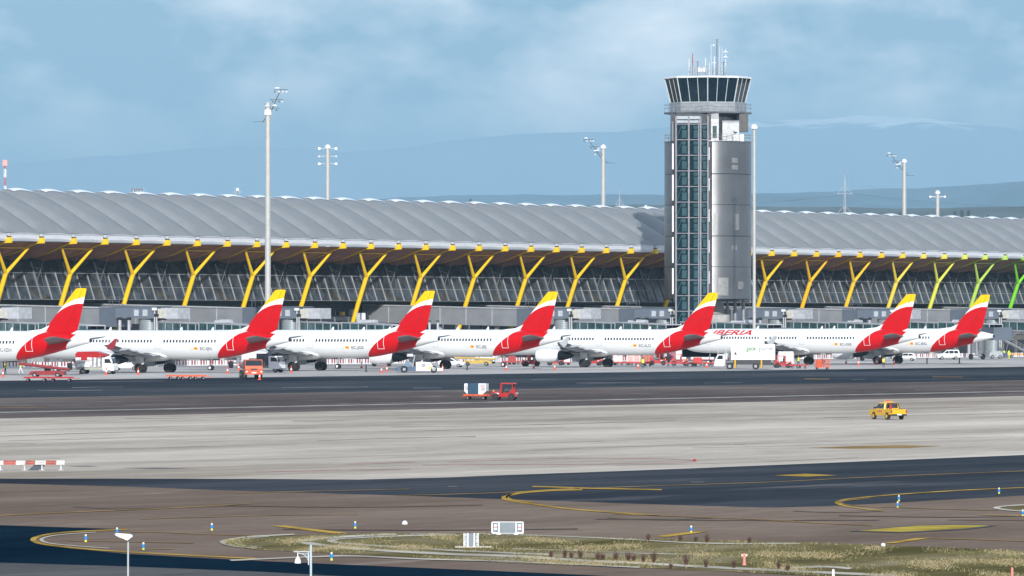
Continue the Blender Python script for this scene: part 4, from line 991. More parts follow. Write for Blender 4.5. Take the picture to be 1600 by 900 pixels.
    # tailplanes
    for s in (-1, 1):
        b = MB(); rg_ = [airfoil(6.3, 2.4, s*.7, 4.72, .13), airfoil(3.35, 1.45, s*6.2, 5.02, .14)]; rg_ = [[(x, y, z-(x-3.0)*.17) for x, y, z in r] for r in rg_]; b.loft(rg_ if s > 0 else [r[::-1] for r in rg_]); b.build('tailplane', mat('tailplane grey', (.13, .135, .14), .35, .1, var=.08), T, True)
    # wings
    for s in (-1, 1):
        b = MB(); st = [(1.2, 28.3, 20.4, 2.35, .13), (1.98, 27.7, 20.6, 2.5, .13), (6.4, 25.4, 21.2, 2.95, .11), (11.5, 22.8, 19.9, 3.4, .10), (17.0, 20.0, 18.4, 3.98, .09)]
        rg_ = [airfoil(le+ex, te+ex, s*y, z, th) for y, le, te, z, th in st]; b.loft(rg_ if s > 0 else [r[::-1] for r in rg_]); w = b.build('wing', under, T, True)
        for y, xt, z in ((4.3, 20.6, 2.55), (7.0, 21.0, 2.9), (10.2, 20.2, 3.2), (13.2, 19.3, 3.5)):
            b = MB(); xt += ex; b.loft([[(xt-.9-.0+dx, s*y+hw*math.cos(a), z+dz+hh*math.sin(a)) for a in [2*math.pi*i/8 for i in range(8)]] for dx, hw, hh, dz in ((-.5, .03, .03, .0), (.5, .17, .2, -.08), (2.0, .2, .28, -.15), (3.6, .05, .06, -.02))]); b.build('flap_fairing', wingm, w, True)
        b = MB(); b.prism([(18.2+ex, 3.7), (18.7+ex, 3.2), (19.6+ex, 3.9), (19.3+ex, 4.0), (18.1+ex, 4.9), (17.7+ex, 4.9)], s*17.0-.04, s*17.0+.04); b.build('wingtip_fence', mat('fence red', (.26, .02, .03), .5) if px == 452 else wingm, w)
        # drooped flap
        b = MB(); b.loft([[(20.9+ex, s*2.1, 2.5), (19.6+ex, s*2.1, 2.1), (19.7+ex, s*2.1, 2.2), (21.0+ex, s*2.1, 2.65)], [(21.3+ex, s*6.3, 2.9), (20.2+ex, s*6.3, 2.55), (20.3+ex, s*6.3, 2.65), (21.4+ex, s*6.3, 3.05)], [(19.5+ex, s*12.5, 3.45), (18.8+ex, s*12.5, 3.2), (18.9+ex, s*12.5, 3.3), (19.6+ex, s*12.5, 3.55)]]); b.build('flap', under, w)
        # engine
        exx = ex; ey = s*5.75; ez = 1.88
        b = MB(); pr = [(25.9, .78), (26.3, .95), (27.2, 1.06), (28.4, 1.12), (29.3, 1.07), (29.8, .95), (29.85, .88), (29.6, .84), (28.6, .82)]
        b.loft([[(x+exx, ey+r_*math.cos(2*math.pi*i/24), ez+r_*math.sin(2*math.pi*i/24)) for i in range(24)] for x, r_ in pr], cap=False); e_ = b.build('engine', planewhite, T, True)
        b = MB(); b.loft([[(x+exx, ey+r_*math.cos(2*math.pi*i/20), ez+r_*math.sin(2*math.pi*i/20)) for i in range(20)] for x, r_ in ((25.9, .77), (25.0, .70), (24.0, .45), (23.4, .2))]); b.build('exhaust_cone', mat('exhaust dark metal', (.03, .032, .04), .4, .6), e_, True)
        b = MB(); b.tube((28.6+exx, ey, ez), (28.55+exx, ey, ez), .83, n=24); b.build('fan', dark, e_)
        b = MB(); b.prism([(24.0+exx, 2.8), (25.0+exx, 2.35), (28.6+exx, 2.85), (26.5+exx, 3.1), (24.6+exx, 3.1)], ey-.12, ey+.12); b.build('pylon_strut', wingm, e_)
    # belly fairing
    b = MB(); rg_ = []
    for x, zt, zb, w in ((19.2, 2.62, 2.5, .1), (19.8, 2.95, 2.02, 1.35), (21, 3.1, 1.68, 1.9), (23, 3.15, 1.55, 2.1), (28, 3.1, 1.55, 2.1), (30.5, 2.9, 1.7, 1.8), (33, 2.4, 2.0, .5)):
        zc, h = (zt+zb)/2, (zt-zb)/2; rg_.append([(x+ex, w*math.cos(2*math.pi*i/20), zc+h*math.sin(2*math.pi*i/20)) for i in range(20)])
    b.loft(rg_); b.build('belly_fairing', planewhite, T, True)
    # landing gear
    for s in (-1, 1):
        b = MB(); b.tube((gx, s*3.8, .55), (gx, s*3.5, 2.7), .14, .17, 10); b.tube((gx, s*3.8, .9), (gx+.2, s*2.0, 2.3), .08, n=6); b.bar((gx, s*3.8-.55, .58), (gx, s*3.8+.55, .58), .14); lg = b.build('main_gear', greym, T)
        b = MB(); b.box(gx-.7, gx+.6, s*4.15-.03, s*4.15+.03, 1.2, 2.6); b.build('gear_door', planewhite, lg)
        for o in (-.46, .46):
            b = MB(); b.tube((gx, s*3.8+o-.24, .66), (gx, s*3.8+o+.24, .66), .66, n=20); wl_ = b.build('wheel', rub, lg, True)
    nx = Ln-5.07; b = MB(); b.tube((nx, 0, .4), (nx-.2, 0, 2.1), .1, n=8); b.bar((nx, -.3, .4), (nx, .3, .4), .1); ng = b.build('nose_gear', greym, T)
    for o in (-.24, .24):
        b = MB(); b.tube((nx, o-.11, .39), (nx, o+.11, .39), .39, n=16); b.use(1); b.tube((nx, o-.12, .39), (nx, o+.12, .39), .2, n=12); b.build('wheel', [rub, white], ng)
    # blade antennas
    for x in (12.6, 17.9, 30.0):
        b = MB(); b.prism([(x, 6.02), (x+.5, 6.02), (x+.18, 6.5), (x, 6.5)], -.03, .03); b.build('blade_antenna', planewhite, fus)
    return T
for px, kd, rg_, lb in ((141, 321, 'EC-IZH', 'leftmost airliner, its tail in front of the left edge of the terminal'), (452, 321, 'EC-IJN', 'airliner whose red tail crosses the foot of the tallest mast'),
                        (685, 321, 'EC-JGS', 'airliner with its tail in front of the dark gap between the gates'), (877, 321, 'EC-JEJ', 'airliner whose tail is fourth from the left, right of the white tug'),
                        (1127, 321, 'EC-ILO', 'airliner with its red tail right in front of the control tower'), (1436, 321, 'EC-IGK', 'airliner with the red name visible, behind the catering truck'),
                        (1552, 320, 'EC-IEG', 'shorter rightmost airliner, white van beside its tail')):
    aircraft(px, kd, rg_, lb)

# ------------------------------------------------------------------ low service building in front of the pier
b = MB(); ax0, ax1 = A0-110, A0+460
AN = thing('service_building', 'low service building with beige walls running along the foot of the terminal', 'building', W(A0+200, 611, ZA), TH)
bx0, bx1 = ax0-A0-200, ax1-A0-200
b.box(bx0, bx1, 0, 9, 0, 4.6); b.build('wall', mat('shaded beige wall', (.14, .13, .115), .8, var=.15, vs=.3), AN)  # beige darkened, with the shade beneath the aircraft put into the colour
b = MB(); b.box(bx0, bx1, -.3, 9.2, 4.6, 4.85); b.build('roof', greym, AN)
b = MB(); x = bx0+2
rr = random.Random(8)
while x < bx1-6:
    w = rr.choice((1.2, 3.5, 4.5)); b.use(rr.choice((0, 0, 1, 2))); b.box(x, x+w, -.06, 0, 0, rr.choice((2.2, 3.4))); x += w+rr.uniform(.8, 3.5)
b.build('doors', [dark, greym, mat('pale roller door', (.36, .37, .37), .5)], AN, kind='stuff')

# ------------------------------------------------------------------ vehicles
def wheel(b, x, y, r, w=.24, n=18, hb=.55):
    s = 1 if y > 0 else -1; b.use(0); b.tube((x, y-w*s, r), (x, y, r), r, n=n); b.use(1); b.tube((x, y-.02*s, r), (x, y+.02*s, r), r*hb, n=12)
def wheels(T, ax, hw, r, w=.24, hb=.55, hm=None):
    for x in ax:
        for s in (-1, 1):
            b = MB(); wheel(b, x, s*hw, r, w, hb=hb); b.build('wheel', [rub, hm or hub], T, True)
def sidewin(T, pts, hw, z0, z1, tape, nm='window', m=None):
    """window quads on both body sides, following the tumblehome"""
    for s in (-1, 1):
        b = MB(); q = [(x, s*(hw-tape(z)+.012), z) for x, z in pts]; qi = [(x, s*(hw-tape(z)-.03), z) for x, z in pts]; b.loft([qi, q]); b.build(nm, m or glassd, T)
def carbody(T, prof, hw, m, z_belt, slope=.28, nm='body'):
    tape = lambda z: max(0, z-z_belt)*slope
    b = MB(); b.prism(prof, -hw, hw, taper=tape); o = b.build(nm, m, T); bv = o.modifiers.new('bevel', 'BEVEL'); bv.width = .05; bv.segments = 2; bv.limit_method = 'ANGLE'; bv.angle_limit = R(25); return tape
def pickup():
    T = thing('pickup_truck', 'yellow double cab airport pickup truck with beacon crossing the pale concrete', 'pickup truck', gpt(1387, 655.5, .02), R(113))
    prof = [(-2.6, .55), (-2.62, 1.1), (-1.0, 1.12), (-.95, 1.75), (-.7, 1.82), (.55, 1.80), (1.3, 1.15), (2.35, 1.02), (2.6, .85), (2.62, .45), (1.95, .42), (1.9, .75), (1.2, .75), (1.15, .42), (-1.15, .42), (-1.2, .75), (-1.95, .75), (-2.0, .5)]
    tape = carbody(T, prof, .92, yelp, 1.12, .22)
    sidewin(T, [(-.85, 1.2), (-.82, 1.68), (-.15, 1.70), (-.15, 1.2)], .92, 0, 0, tape); sidewin(T, [(-.05, 1.2), (-.05, 1.70), (.5, 1.70), (1.05, 1.2)], .92, 0, 0, tape)
    b = MB(); b.add([(-1.005, -.7, 1.22), (-1.005, .7, 1.22), (-.975, .62, 1.68), (-.975, -.62, 1.68)], [(0, 1, 2, 3)]); b.build('rear_window', glassd, T)
    b = MB(); b.add([(1.27, -.75, 1.2), (1.27, .75, 1.2), (.62, .65, 1.74), (.62, -.65, 1.74)], [(0, 1, 2, 3)]); b.build('windscreen', glassd, T)
    b = MB(); b.box(-2.5, -1.15, -.78, .78, 1.0, 1.125); b.build('load_bed', dark, T)
    b = MB(); b.tube((-1.5, -.75, 1.1), (-1.15, -.62, 1.75), .035); b.tube((-1.5, .75, 1.1), (-1.15, .62, 1.75), .035); b.tube((-1.15, -.62, 1.75), (-1.15, .62, 1.75), .035); b.build('roll_bar', dark, T)
    b = MB(); b.box(-2.78, -2.6, -.85, .85, .42, .6); b.build('rear_bumper', dark, T)
    b = MB(); b.box(-2.80, -2.78, -.26, .26, .48, .60); b.build('number_plate', white, T)
    for s in (-1, 1):
        b = MB(); b.box(-2.66, -2.6, s*.86-.07, s*.86+.07, .72, 1.02); b.build('tail_light', redp, T)
        b = MB(); b.box(.95, 1.1, s*1.0-.1, s*1.0+.1, 1.18, 1.36); b.build('door_mirror', dark, T)
    b = MB(); b.box(-.15, .12, -.5, .5, 1.84, 1.95); b.build('light_bar', amber, T)
    b = MB(); b.lathe([(.13, 0), (.12, .16), (0, .2)], (0, 0, 1.93), 10); b.build('beacon', mat('red beacon', (.6, .05, .03), .3), T)
    b = MB(); b.tube((-1.3, .3, 1.1), (-1.3, .3, 1.62), .13); b.build('fire_extinguisher', redp, T)
    b = MB(); b.box(-.4, .5, .925, .935, .78, 1.02); b.box(-.55, -.45, .925, .94, .55, 1.02); b.build('side_lettering', mat('orange stripe', (.6, .2, .02), .4), T)
    wheels(T, (1.55, -1.57), .93, .37, hm=yelp, hb=.6); T.scale = (.95, .95, .93)
pickup()
def tractor(px, py, hdg, label, loc=None):
    T = thing('baggage_tractor', label, 'baggage tractor', loc or gpt(px, py, .01), R(hdg), 'red baggage tractors')
    prof = [(-1.35, .35), (-1.35, .95), (-.3, 1.0), (-.25, .85), (.6, .85), (.7, 1.05), (1.4, .95), (1.45, .35)]
    b = MB(); b.prism(prof, -.62, .62); o = b.build('body', redp, T); bv = o.modifiers.new('bevel', 'BEVEL'); bv.width = .04; bv.segments = 2
    b = MB(); b.box(-.3, 1.3, -.62, .62, 1.82, 1.95, (.06, .04)); b.build('cab_roof', redp, T); b = MB(); b.box(.95, 1.35, -.6, .6, .9, 1.25); b.box(-.28, -.18, -.55, .55, .9, 1.82); b.build('cab_panel', redp, T)
    b = MB()
    for x in (-.3, 1.05):
        for s in (-1, 1): b.bar((x, s*.56, .9), (x, s*.56, 1.86), .09)
    b.build('roof_posts', redp, T)
    b = MB(); b.add([(1.0, -.5, 1.05), (1.0, .5, 1.05), (1.0, .5, 1.82), (1.0, -.5, 1.82)], [(0, 1, 2, 3)]); b.build('windscreen', glassd, T)
    b = MB(); b.box(-.1, .4, -.4, .4, .85, 1.05); b.box(-.2, -.08, -.4, .4, .95, 1.5); b.build('seat', dark, T)
    b = MB(); b.tube((.75, 0, 1.0), (.6, 0, 1.3), .025); b.tube((.62, 0, 1.28), (.6, 0, 1.31), .19, n=12); b.build('steering_wheel', dark, T)
    b = MB(); b.lathe([(.1, 0), (.1, .15), (0, .19)], (-1.25, 0, .96), 8); b.build('beacon', amber, T)
    b = MB(); b.box(-1.0, -.5, -.64, -.62, .68, .82); b.box(-1.0, -.5, .62, .64, .68, .82); b.build('number_patch', white, T)
    for s in (-1, 1):
        b = MB(); b.box(1.45, 1.48, s*.42-.1, s*.42+.1, .7, .85); b.build('headlight', white, T)
    b = MB(); b.box(-1.75, -1.35, -.05, .05, .38, .46); b.build('tow_hitch', dark, T)
    wheels(T, (.95, -.9), .66, .40, .24, hb=.35, hm=dark); return T
tug = tractor(788, 625.3, -12, 'red baggage tractor with canopy driving across the dark taxiway')
def dolly(px, py, hdg, label, load=None, ln=2.7, m=orangep, grp='low flat baggage dollies', loc=None):
    T = thing('baggage_dolly', label, 'dolly', loc or gpt(px, py, .01), R(hdg), grp)
    b = MB(); b.box(-ln/2, ln/2, -.75, .75, .42, .54); b.box(-ln/2, ln/2, -.77, -.72, .5, .62); b.box(-ln/2, ln/2, .72, .77, .5, .62); b.build('platform', m, T)
    b = MB(); b.bar((ln/2, 0, .42), (ln/2+.85, 0, .38), .07); b.build('drawbar', m, T); b = MB(); b.bar((-ln/2, 0, .42), (-ln/2-.25, 0, .4), .08); b.build('rear_hitch', m, T)
    b = MB()
    for i in range(7): x = -ln/2+.2+i*(ln-.4)/6; b.tube((x, -.7, .56), (x, .7, .56), .04, n=6)
    b.build('rollers', greym, T)
    for x in (-ln/2+.45, ln/2-.45):
        for s in (-1, 1):
            b = MB(); wheel(b, x, s*.62, .2, .14, 12, .4); b.build('wheel', [rub, greym], T, True)
    return T
dolly(744.5, 624.6, -12, 'small red dolly towed behind the baggage tractor, carrying a container')
p = gpt(744.5, 624.6); T = thing('air_container', 'white air freight container with a blue curtain, on the dolly behind the tractor', 'container', (p.x, p.y, p.z+.61), R(-12)); T.scale = (1, 1, .82)
b = MB(); b.prism([(-.85, 0), (-1.25, .45), (-1.25, 1.5), (1.25, 1.5), (1.25, .45), (.85, 0)], -.72, .72); b.build('shell', white, T)
b = MB(); b.box(-.86, .38, -.75, -.72, .02, 1.53); b.build('curtain', bluep, T); b = MB(); b.box(-.72, .38, .72, .75, .02, 1.53); b.build('curtain', bluep, T)
b = MB(); b.box(.62, 1.15, -.745, -.72, .5, 1.35); b.box(-1.15, -.85, -.745, -.72, .6, 1.2); b.build('side_panel', mat('printed panel', (.5, .42, .42), .6, var=.3, vs=6), T)
# dollies by the left aircraft, empty ones beside it
for i, (px, py, lb) in enumerate(((57, 596.2, 'flat red dolly at the left end of the pair beneath the belt loader'), (96, 596.4, 'flat red dolly at the right end of the pair beneath the belt loader'))): dolly(px, py, -4, lb, ln=3.0, m=redp)
for i, (px, lb) in enumerate(((272, 'leftmost of three empty orange dollies in a row'), (291, 'middle of three empty orange dollies in a row'), (311, 'rightmost of three empty orange dollies in a row'))): dolly(px, 593.2, 8, lb, ln=1.9)
def beltloader(px, py, hdg, label, m, belt=dark, grp=None, h1=2.4):
    T = thing('belt_loader', label, 'belt loader', gpt(px, py, .01), R(hdg), grp)
    b = MB(); b.prism([(-2.6, .35), (-2.6, .8), (-1.3, .95), (1.9, .85), (2.3, .35)], -.75, .75); b.build('chassis', m, T)
    b = MB(); b.bar((-3.2, .2, .95), (3.6, .2, h1), .75, .2); b.build('conveyor_belt', belt, T)
    b = MB(); b.bar((-3.2, -.25, 1.1), (3.6, -.25, h1+.15), .06, .25); b.bar((-3.2, .65, 1.1), (3.6, .65, h1+.15), .06, .25); b.build('side_rail', m, T)
    b = MB(); b.box(-.4, .3, -.75, -.3, .8, 1.3); b.box(-.5, -.4, -.75, -.3, .9, 1.7); b.build('seat', dark, T)
    wheels(T, (-1.7, 1.4), .76, .34, .2, hb=.5, hm=greym); return T
beltloader(72, 590, 172, 'red belt loader with dark conveyor behind the two flat dollies, under the leftmost tail', mat('dull red paint', (.22, .010, .012), .5), mat('maroon belt', (.10, .02, .03), .6), h1=1.75)
# white tug
T = thing('aircraft_tug', 'low white and blue aircraft tug in front of the third and fourth airliner', 'aircraft tug', gpt(656, 582.5, .01), R(3))
b = MB(); b.prism([(-.6, .3), (-.6, 1.55), (.2, 1.6), (1.5, 1.5), (1.9, .8), (3.3, .6), (3.3, .3)], -1.1, 1.1); b.build('body', white, T)
b = MB(); b.prism([(-3.4, .25), (-3.4, .75), (-2.6, .95), (-.62, .85), (-.62, .25)], -1.1, 1.1); b.build('deck', mat('tug deck blue', (.03, .07, .14), .5), T)
b = MB(); b.box(-2.1, -1.5, -.5, .5, .9, 1.7); b.build('operator_seat', mat('blue grey seat', (.12, .2, .3), .6), T)
b = MB(); b.bar((-1.1, -.8, .9), (-.7, -.8, 2.6), .08); b.bar((-1.1, .8, .9), (-.7, .8, 2.6), .08); b.box(-1.9, -.9, -.3, .9, 2.35, 2.75, (.1, .1)); b.build('folded_mast', greym, T)
b = MB(); b.box(1.2, 1.55, -1.14, -1.1, .5, .95); b.build('warning_plate', mat('hazard yellow', (.75, .45, .03), .5), T)
b = MB(); b.box(.15, .75, -1.13, -1.1, .8, 1.35); b.build('vent_grille', greym, T)
wheels(T, (-2.3, 2.0), 1.1, .5, .35, hb=.45, hm=greym)
def cabover(T, x0, hw, m, ztop=2.45, z0=.75, ln=1.75, ws=.25):
    """cab whose nose is at x0+ln"""
    prof = [(x0, z0), (x0, ztop), (x0+ln-ws-.25, ztop), (x0+ln-.08, z0+(ztop-z0)*.45), (x0+ln, z0+.35), (x0+ln, z0-.3), (x0+.2, z0-.3)]
    b = MB(); b.prism(prof, -hw, hw); o = b.build('cab', m, T); bv = o.modifiers.new('bevel', 'BEVEL'); bv.width = .05; bv.segments = 2
    a, c = prof[2], prof[3]
    b = MB(); e = .015; P = lambda t, y: (a[0]+(c[0]-a[0])*t+e, y, a[1]+(c[1]-a[1])*t+e); b.add([P(.12, -hw+.12), P(.12, hw-.12), P(.95, hw-.08), P(.95, -hw+.08)], [(0, 3, 2, 1)]); b.build('windscreen', glassd, T)
    for s in (-1, 1):
        b = MB(); zb = z0+(ztop-z0)*.5; y = s*(hw+.012); b.add([(x0+.35, y, zb), (x0+ln-.32, y, zb), (x0+ln-ws-.38, y, ztop-.2), (x0+.35, y, ztop-.2)], [(0, 1, 2, 3)]); b.build('side_window', glassd, T)
        b = MB(); b.box(x0+ln-.12, x0+ln+.06, s*(hw+.18)-.07, s*(hw+.18)+.07, zb-.05, zb+.38); b.build('door_mirror', dark, T)
        b = MB(); b.box(x0+ln-.03, x0+ln+.03, s*(hw-.22)-.14, s*(hw-.22)+.14, z0-.12, z0+.08); b.build('headlight', mat('headlamp', (.75, .72, .62), .2), T)
    b = MB(); b.box(x0+ln-.02, x0+ln+.08, -hw, hw, z0-.4, z0-.18); b.build('bumper', greym if m is white else m, T)
# catering truck
T = thing('catering_truck', 'long white catering truck with high box body in front of the named airliner', 'catering truck', gpt(1168, 577.3, .01), R(176))
b = MB(); b.box(-4.3, 2.55, -1.25, 1.25, 1.5, 3.95); o = b.build('box_body', white, T); bv = o.modifiers.new('bevel', 'BEVEL'); bv.width = .04; bv.segments = 2
cabover(T, 3.45, 1.12, white, 2.35, .8, 1.65)
b = MB(); b.box(-4.1, 3.4, -.45, .45, .75, 1.1); b.box(-3.6, 2.2, -1.15, 1.15, .75, 1.45); b.build('chassis', dark, T)
for x in (1.9, -2.2):
    for s in (-1, 1):
        b = MB(); b.tube((x, s*1.2, .25), (x, s*1.2, 1.5), .13); b.build('stabiliser_leg', yelp, T)
b = MB()
for z in (2.2, 2.7, 3.2): b.bar((3.3, -1.2, z), (4.6, -1.2, z), .04); b.bar((3.3, 1.2, z), (4.6, 1.2, z), .04); b.bar((4.6, -1.2, z), (4.6, 1.2, z), .04)
for x in (3.3, 4.6):
    for s in (-1, 1): b.bar((x, s*1.2, 2.4), (x, s*1.2, 3.2), .04)
b.build('platform_rail', silver, T)
b = MB(); b.box(3.3, 4.7, -1.2, 1.2, 2.36, 2.42); b.build('front_platform', greym, T)
b = MB(); b.box(-4.34, -4.3, -1.1, 1.1, 1.6, 3.85); b.build('rear_shutter', greym, T)
# lettering on the side that faces the camera (local +y), reading left to right
def sidetext(body, size, x, z, m, nm, y=1.256, shear=0, bold=0, sx=1.0):
    me = textmesh(body, size, shear, bold)
    for v in me.vertices: v.co = (x-v.co.x*sx, y, z+v.co.y)
    me.materials.append(m); return obj(nm, me, T)
sidetext('gate', 1.0, .15, 2.95, mat('pale green print', (.12, .24, .10), .6), 'lettering', bold=.03, sx=.88); sidetext('gourmet', 1.0, -1.75, 2.95, mat('grey print', (.13, .14, .15), .6), 'lettering', sx=.66, bold=.012)
sidetext('4', 1.0, 2.1, 2.1, dark, 'fleet_number', bold=.01)
wheels(T, (2.75, -1.3), 1.2, .5, .32, hb=.5)
# white high loader truck with red canopy
T = thing('supply_truck', 'white truck carrying a red topped catering body, left of the second airliner gear', 'truck', gpt(157, 584.5, .01), R(-14))
cabover(T, .55, 1.0, white, 2.3, .75, 1.7)
b = MB(); b.box(-3.3, .7, -.9, .9, .6, .95); b.build('chassis', mat('pale chassis', (.35, .36, .3), .6), T)
b = MB(); b.box(-3.3, .35, -1.05, 1.05, 1.0, 2.55); b.build('load_body', mat('printed white body', (.72, .68, .67), .5, var=.5, vs=2.2), T)
b = MB(); b.prism([(-3.35, 2.3), (-3.35, 2.75), (-3.0, 3.1), (-.5, 3.15), (1.0, 2.75), (1.0, 2.55), (.3, 2.3)], -1.08, 1.08); b.build('canopy', redp, T)
b = MB(); b.box(-2.5, -1.6, -1.07, -1.05, 1.9, 2.3); b.build('red_label', redp, T)
for x in (-.9, -.3):
    b = MB(); b.box(x, x+.28, -1.1, -1.05, 1.2, 2.3); b.build('trolley', silver, T)
b = MB(); b.bar((.3, -1.1, 1.0), (.3, -1.1, 2.6), .07); b.bar((-3.3, -1.1, 1.0), (-3.3, -1.1, 2.6), .07); b.build('corner_post', silver, T)
wheels(T, (1.55, -2.3), .98, .4, .25)
# orange truck
T = thing('tanker_truck', 'orange service truck seen from the front beneath the second tail', 'truck', gpt(393, 591.5, .01), R(-79))
cabover(T, .6, 1.2, orangep, 2.55, .95, 1.6, .12)
b = MB(); b.box(-3.6, .7, -1.1, 1.1, .7, 1.1); b.build('chassis', dark, T)
b = MB(); b.loft([[(x, 1.15*math.cos(2*math.pi*i/16), 1.75+.62*math.sin(2*math.pi*i/16)) for i in range(16)] for x in (-3.6, .45)]); b.build('tank', redp, T, True)
b = MB(); b.box(2.19, 2.23, -.45, .45, 1.15, 1.35); b.build('grille', dark, T)
b = MB(); b.box(2.22, 2.29, -.32, .32, .72, .88); b.build('number_plate', white, T)
b = MB(); b.box(.8, 1.5, -.5, .5, 2.56, 2.72); b.build('roof_hatch', dark, T)
b = MB(); b.tube((.35, 1.2, .8), (.35, 1.2, 2.3), .09); b.box(-.2, .3, 1.1, 1.3, 1.2, 2.2); b.build('hose_rack', redp, T)
wheels(T, (1.5, -1.6, -2.8), 1.18, .5, .3)
# white cab truck behind it
T = thing('white_truck', 'white short cab truck just right of the orange truck', 'truck', gpt(420, 582, .01), R(-22))
cabover(T, .4, 1.05, white, 2.35, .8, 1.75)
b = MB(); b.box(-3.2, .6, -.9, .9, .65, 1.0); b.build('chassis', greym, T)
b = MB(); b.box(-3.1, .2, -1.0, 1.0, 1.0, 1.3); b.box(-1.6, .1, -.8, .8, 1.3, 2.7); b.build('equipment_body', mat('dark equipment', (.07, .08, .09), .5, var=.3), T)
b = MB(); b.bar((-2.5, 0, 1.3), (.8, 0, 3.1), .3); b.build('lift_arm', greym, T)
wheels(T, (1.45, -2.0), 1.0, .4, .25)
def car(px, py, hdg, label, kind='hatch', m=white):
    T = thing('car' if kind == 'hatch' else 'van', label, 'car' if kind == 'hatch' else 'van', gpt(px, py, .01), R(hdg))
    if kind == 'hatch':
        prof = [(-2.0, .35), (-2.05, .85), (-1.8, 1.3), (-1.2, 1.47), (.1, 1.45), (1.0, .98), (1.85, .82), (2.05, .6), (2.05, .3)]; hw, belt = .86, .9
        wins = [[(-1.6, .98), (-1.45, 1.28), (-.75, 1.36), (-.72, .95)], [(-.64, .95), (-.66, 1.37), (.05, 1.35), (.7, .98)]]; ws = ((.95, 1.03), (.15, 1.44)); ax = (1.25, -1.3); r = .31
    else:
        prof = [(-2.1, .35), (-2.15, 1.0), (-2.0, 1.75), (-1.8, 1.85), (.3, 1.82), (1.15, 1.15), (1.95, .98), (2.15, .7), (2.15, .3)]; hw, belt = .90, 1.05
        wins = [[(-1.85, 1.15), (-1.75, 1.65), (-1.05, 1.68), (-1.05, 1.15)], [(-.95, 1.15), (-.95, 1.68), (-.1, 1.68), (-.1, 1.12)], [(0, 1.12), (0, 1.68), (.28, 1.68), (.95, 1.18)]]; ws = ((1.1, 1.2), (.38, 1.78)); ax = (1.3, -1.35); r = .33
    tape = carbody(T, prof, hw, m, belt, .25)
    for w in wins: sidewin(T, w, hw, 0, 0, tape)
    (xa, za), (xb, zb) = ws; b = MB(); b.add([(xa+.03, -.7, za), (xa+.03, .7, za), (xb+.03, .6, zb), (xb+.03, -.6, zb)], [(0, 1, 2, 3)]); b.build('windscreen', glassd, T)
    for s in (-1, 1):
        b = MB(); b.box(prof[-1][0]-.12, prof[-1][0]+.02, s*.62-.14, s*.62+.14, .62, .76); b.build('headlight', mat('headlamp', (.75, .72, .62), .2), T)
        b = MB(); b.box(prof[0][0]-.1, prof[0][0]+.05, s*.72-.09, s*.72+.09, .75, 1.05); b.build('tail_light', redp, T)
    b = MB(); b.box(-1.9, 1.9, -hw-.015, hw+.015, .45, .52); b.build('side_trim', dark, T)
    wheels(T, ax, hw, r, .2, hb=.62); return T
car(706, 573.8, -12, 'white hatchback parked right of the fourth airliner wheels')
car(1481, 561.8, 188, 'white small van beside the rightmost red tail', 'van')
car(1414, 564, 170, 'white car half hidden behind the wheel of the rightmost airliner')
car(757, 568, 160, 'white van under the belly of the fourth airliner', 'van')
car(197, 578.5, 175, 'small white van behind the white truck, under the second airliner wing', 'van')
car(1443, 556.5, 180, 'white van parked by the striped barriers near the right edge', 'van')
beltloader(729, 566.5, 170, 'yellow belt loader behind the white hatchback', yelp, greym)
beltloader(744, 571.5, 176, 'ochre yellow low loader beside the white hatchback', mat('ochre paint', (.45, .30, .04), .5), greym, h1=1.2)
# red equipment parked under the aircraft
for i, (px, py, h, lb) in enumerate(((829, 572.5, 20, 'red tractor with a driver in yellow, left of the big white engine'), (868, 571, 175, 'red tractor half hidden behind the fifth airliner gear, left one'), (928, 571.3, 190, 'red tractor behind the right main wheel of the fifth airliner'),
        (1028, 570.8, 176, 'red tractor left of the long row of red dollies'), (1062, 571.6, 182, 'red tractor in the middle of the row of red dollies'), (1042, 566.8, 175, 'red tractor behind the other two by the row of dollies'), (1223, 574.8, 188, 'red tractor just behind the catering truck tail'))): tractor(px, py, h, lb)
cov = mat('white cargo sheet', (.62, .58, .57), .7, var=.4, vs=2.5)
for i, px in enumerate((793, 806, 884, 968, 983, 998, 1012, 1048, 1078, 1091, 1104, 1116, 1242, 1254)):
    py = 569.6+(px-793)*.0085 if px < 1000 else 572.3 if px < 1200 else 575.8
    dolly(px, py, 178, ['red dolly left of the white engine', 'red dolly beside the tractor left of the white engine', 'red dolly with white load behind the engine', 'leftmost dolly of the row by the yellow vested worker', 'second dolly of the row, left of the yellow vested worker', 'third dolly of the row, behind the yellow vested worker', 'fourth dolly of the row, just right of the yellow vested worker', 'dolly between the two red tractors', 'red dolly right of the second tractor in the long row', 'red dolly near the middle of the space left of the catering truck', 'second red dolly counting from the catering truck cab', 'red dolly nearest to the catering truck cab', 'low red dolly behind the catering truck', 'red dolly at the rear end of the catering truck train'][i], ln=1.7, m=redp, grp='red dollies parked beneath the airliners')
loads = ((800, 569.9, 1.3, 1.0, 'maroon', (.30, .02, .02)), (884, 570.4, 1.4, .9, 'white', (.6, .55, .55)), (932, 567.5, 2.4, 1.6, 'white and red', (.62, .45, .44)), (952, 567.6, 2.0, 1.8, 'white', (.66, .62, .62)), (966, 571.0, 1.6, 1.5, 'white', (.66, .62, .6)), (990, 570.6, 2.3, 1.9, 'pink and white', (.62, .33, .30)), (1012, 569, 2.0, 1.9, 'brown and red', (.36, .12, .08)),
         (1030, 567, 1.6, 2.3, 'red', (.58, .03, .02)), (1049, 567, 1.5, 2.2, 'violet', (.26, .12, .17)), (1064, 566, 1.8, 2.3, 'white', (.66, .66, .66)), (1090, 572, 1.5, .9, 'red', (.5, .03, .02)), (1108, 566, 6.5, 1.9, 'pale grey', (.55, .56, .58)), (1228, 573.5, 2.6, 2.0, 'white', (.66, .66, .66)))
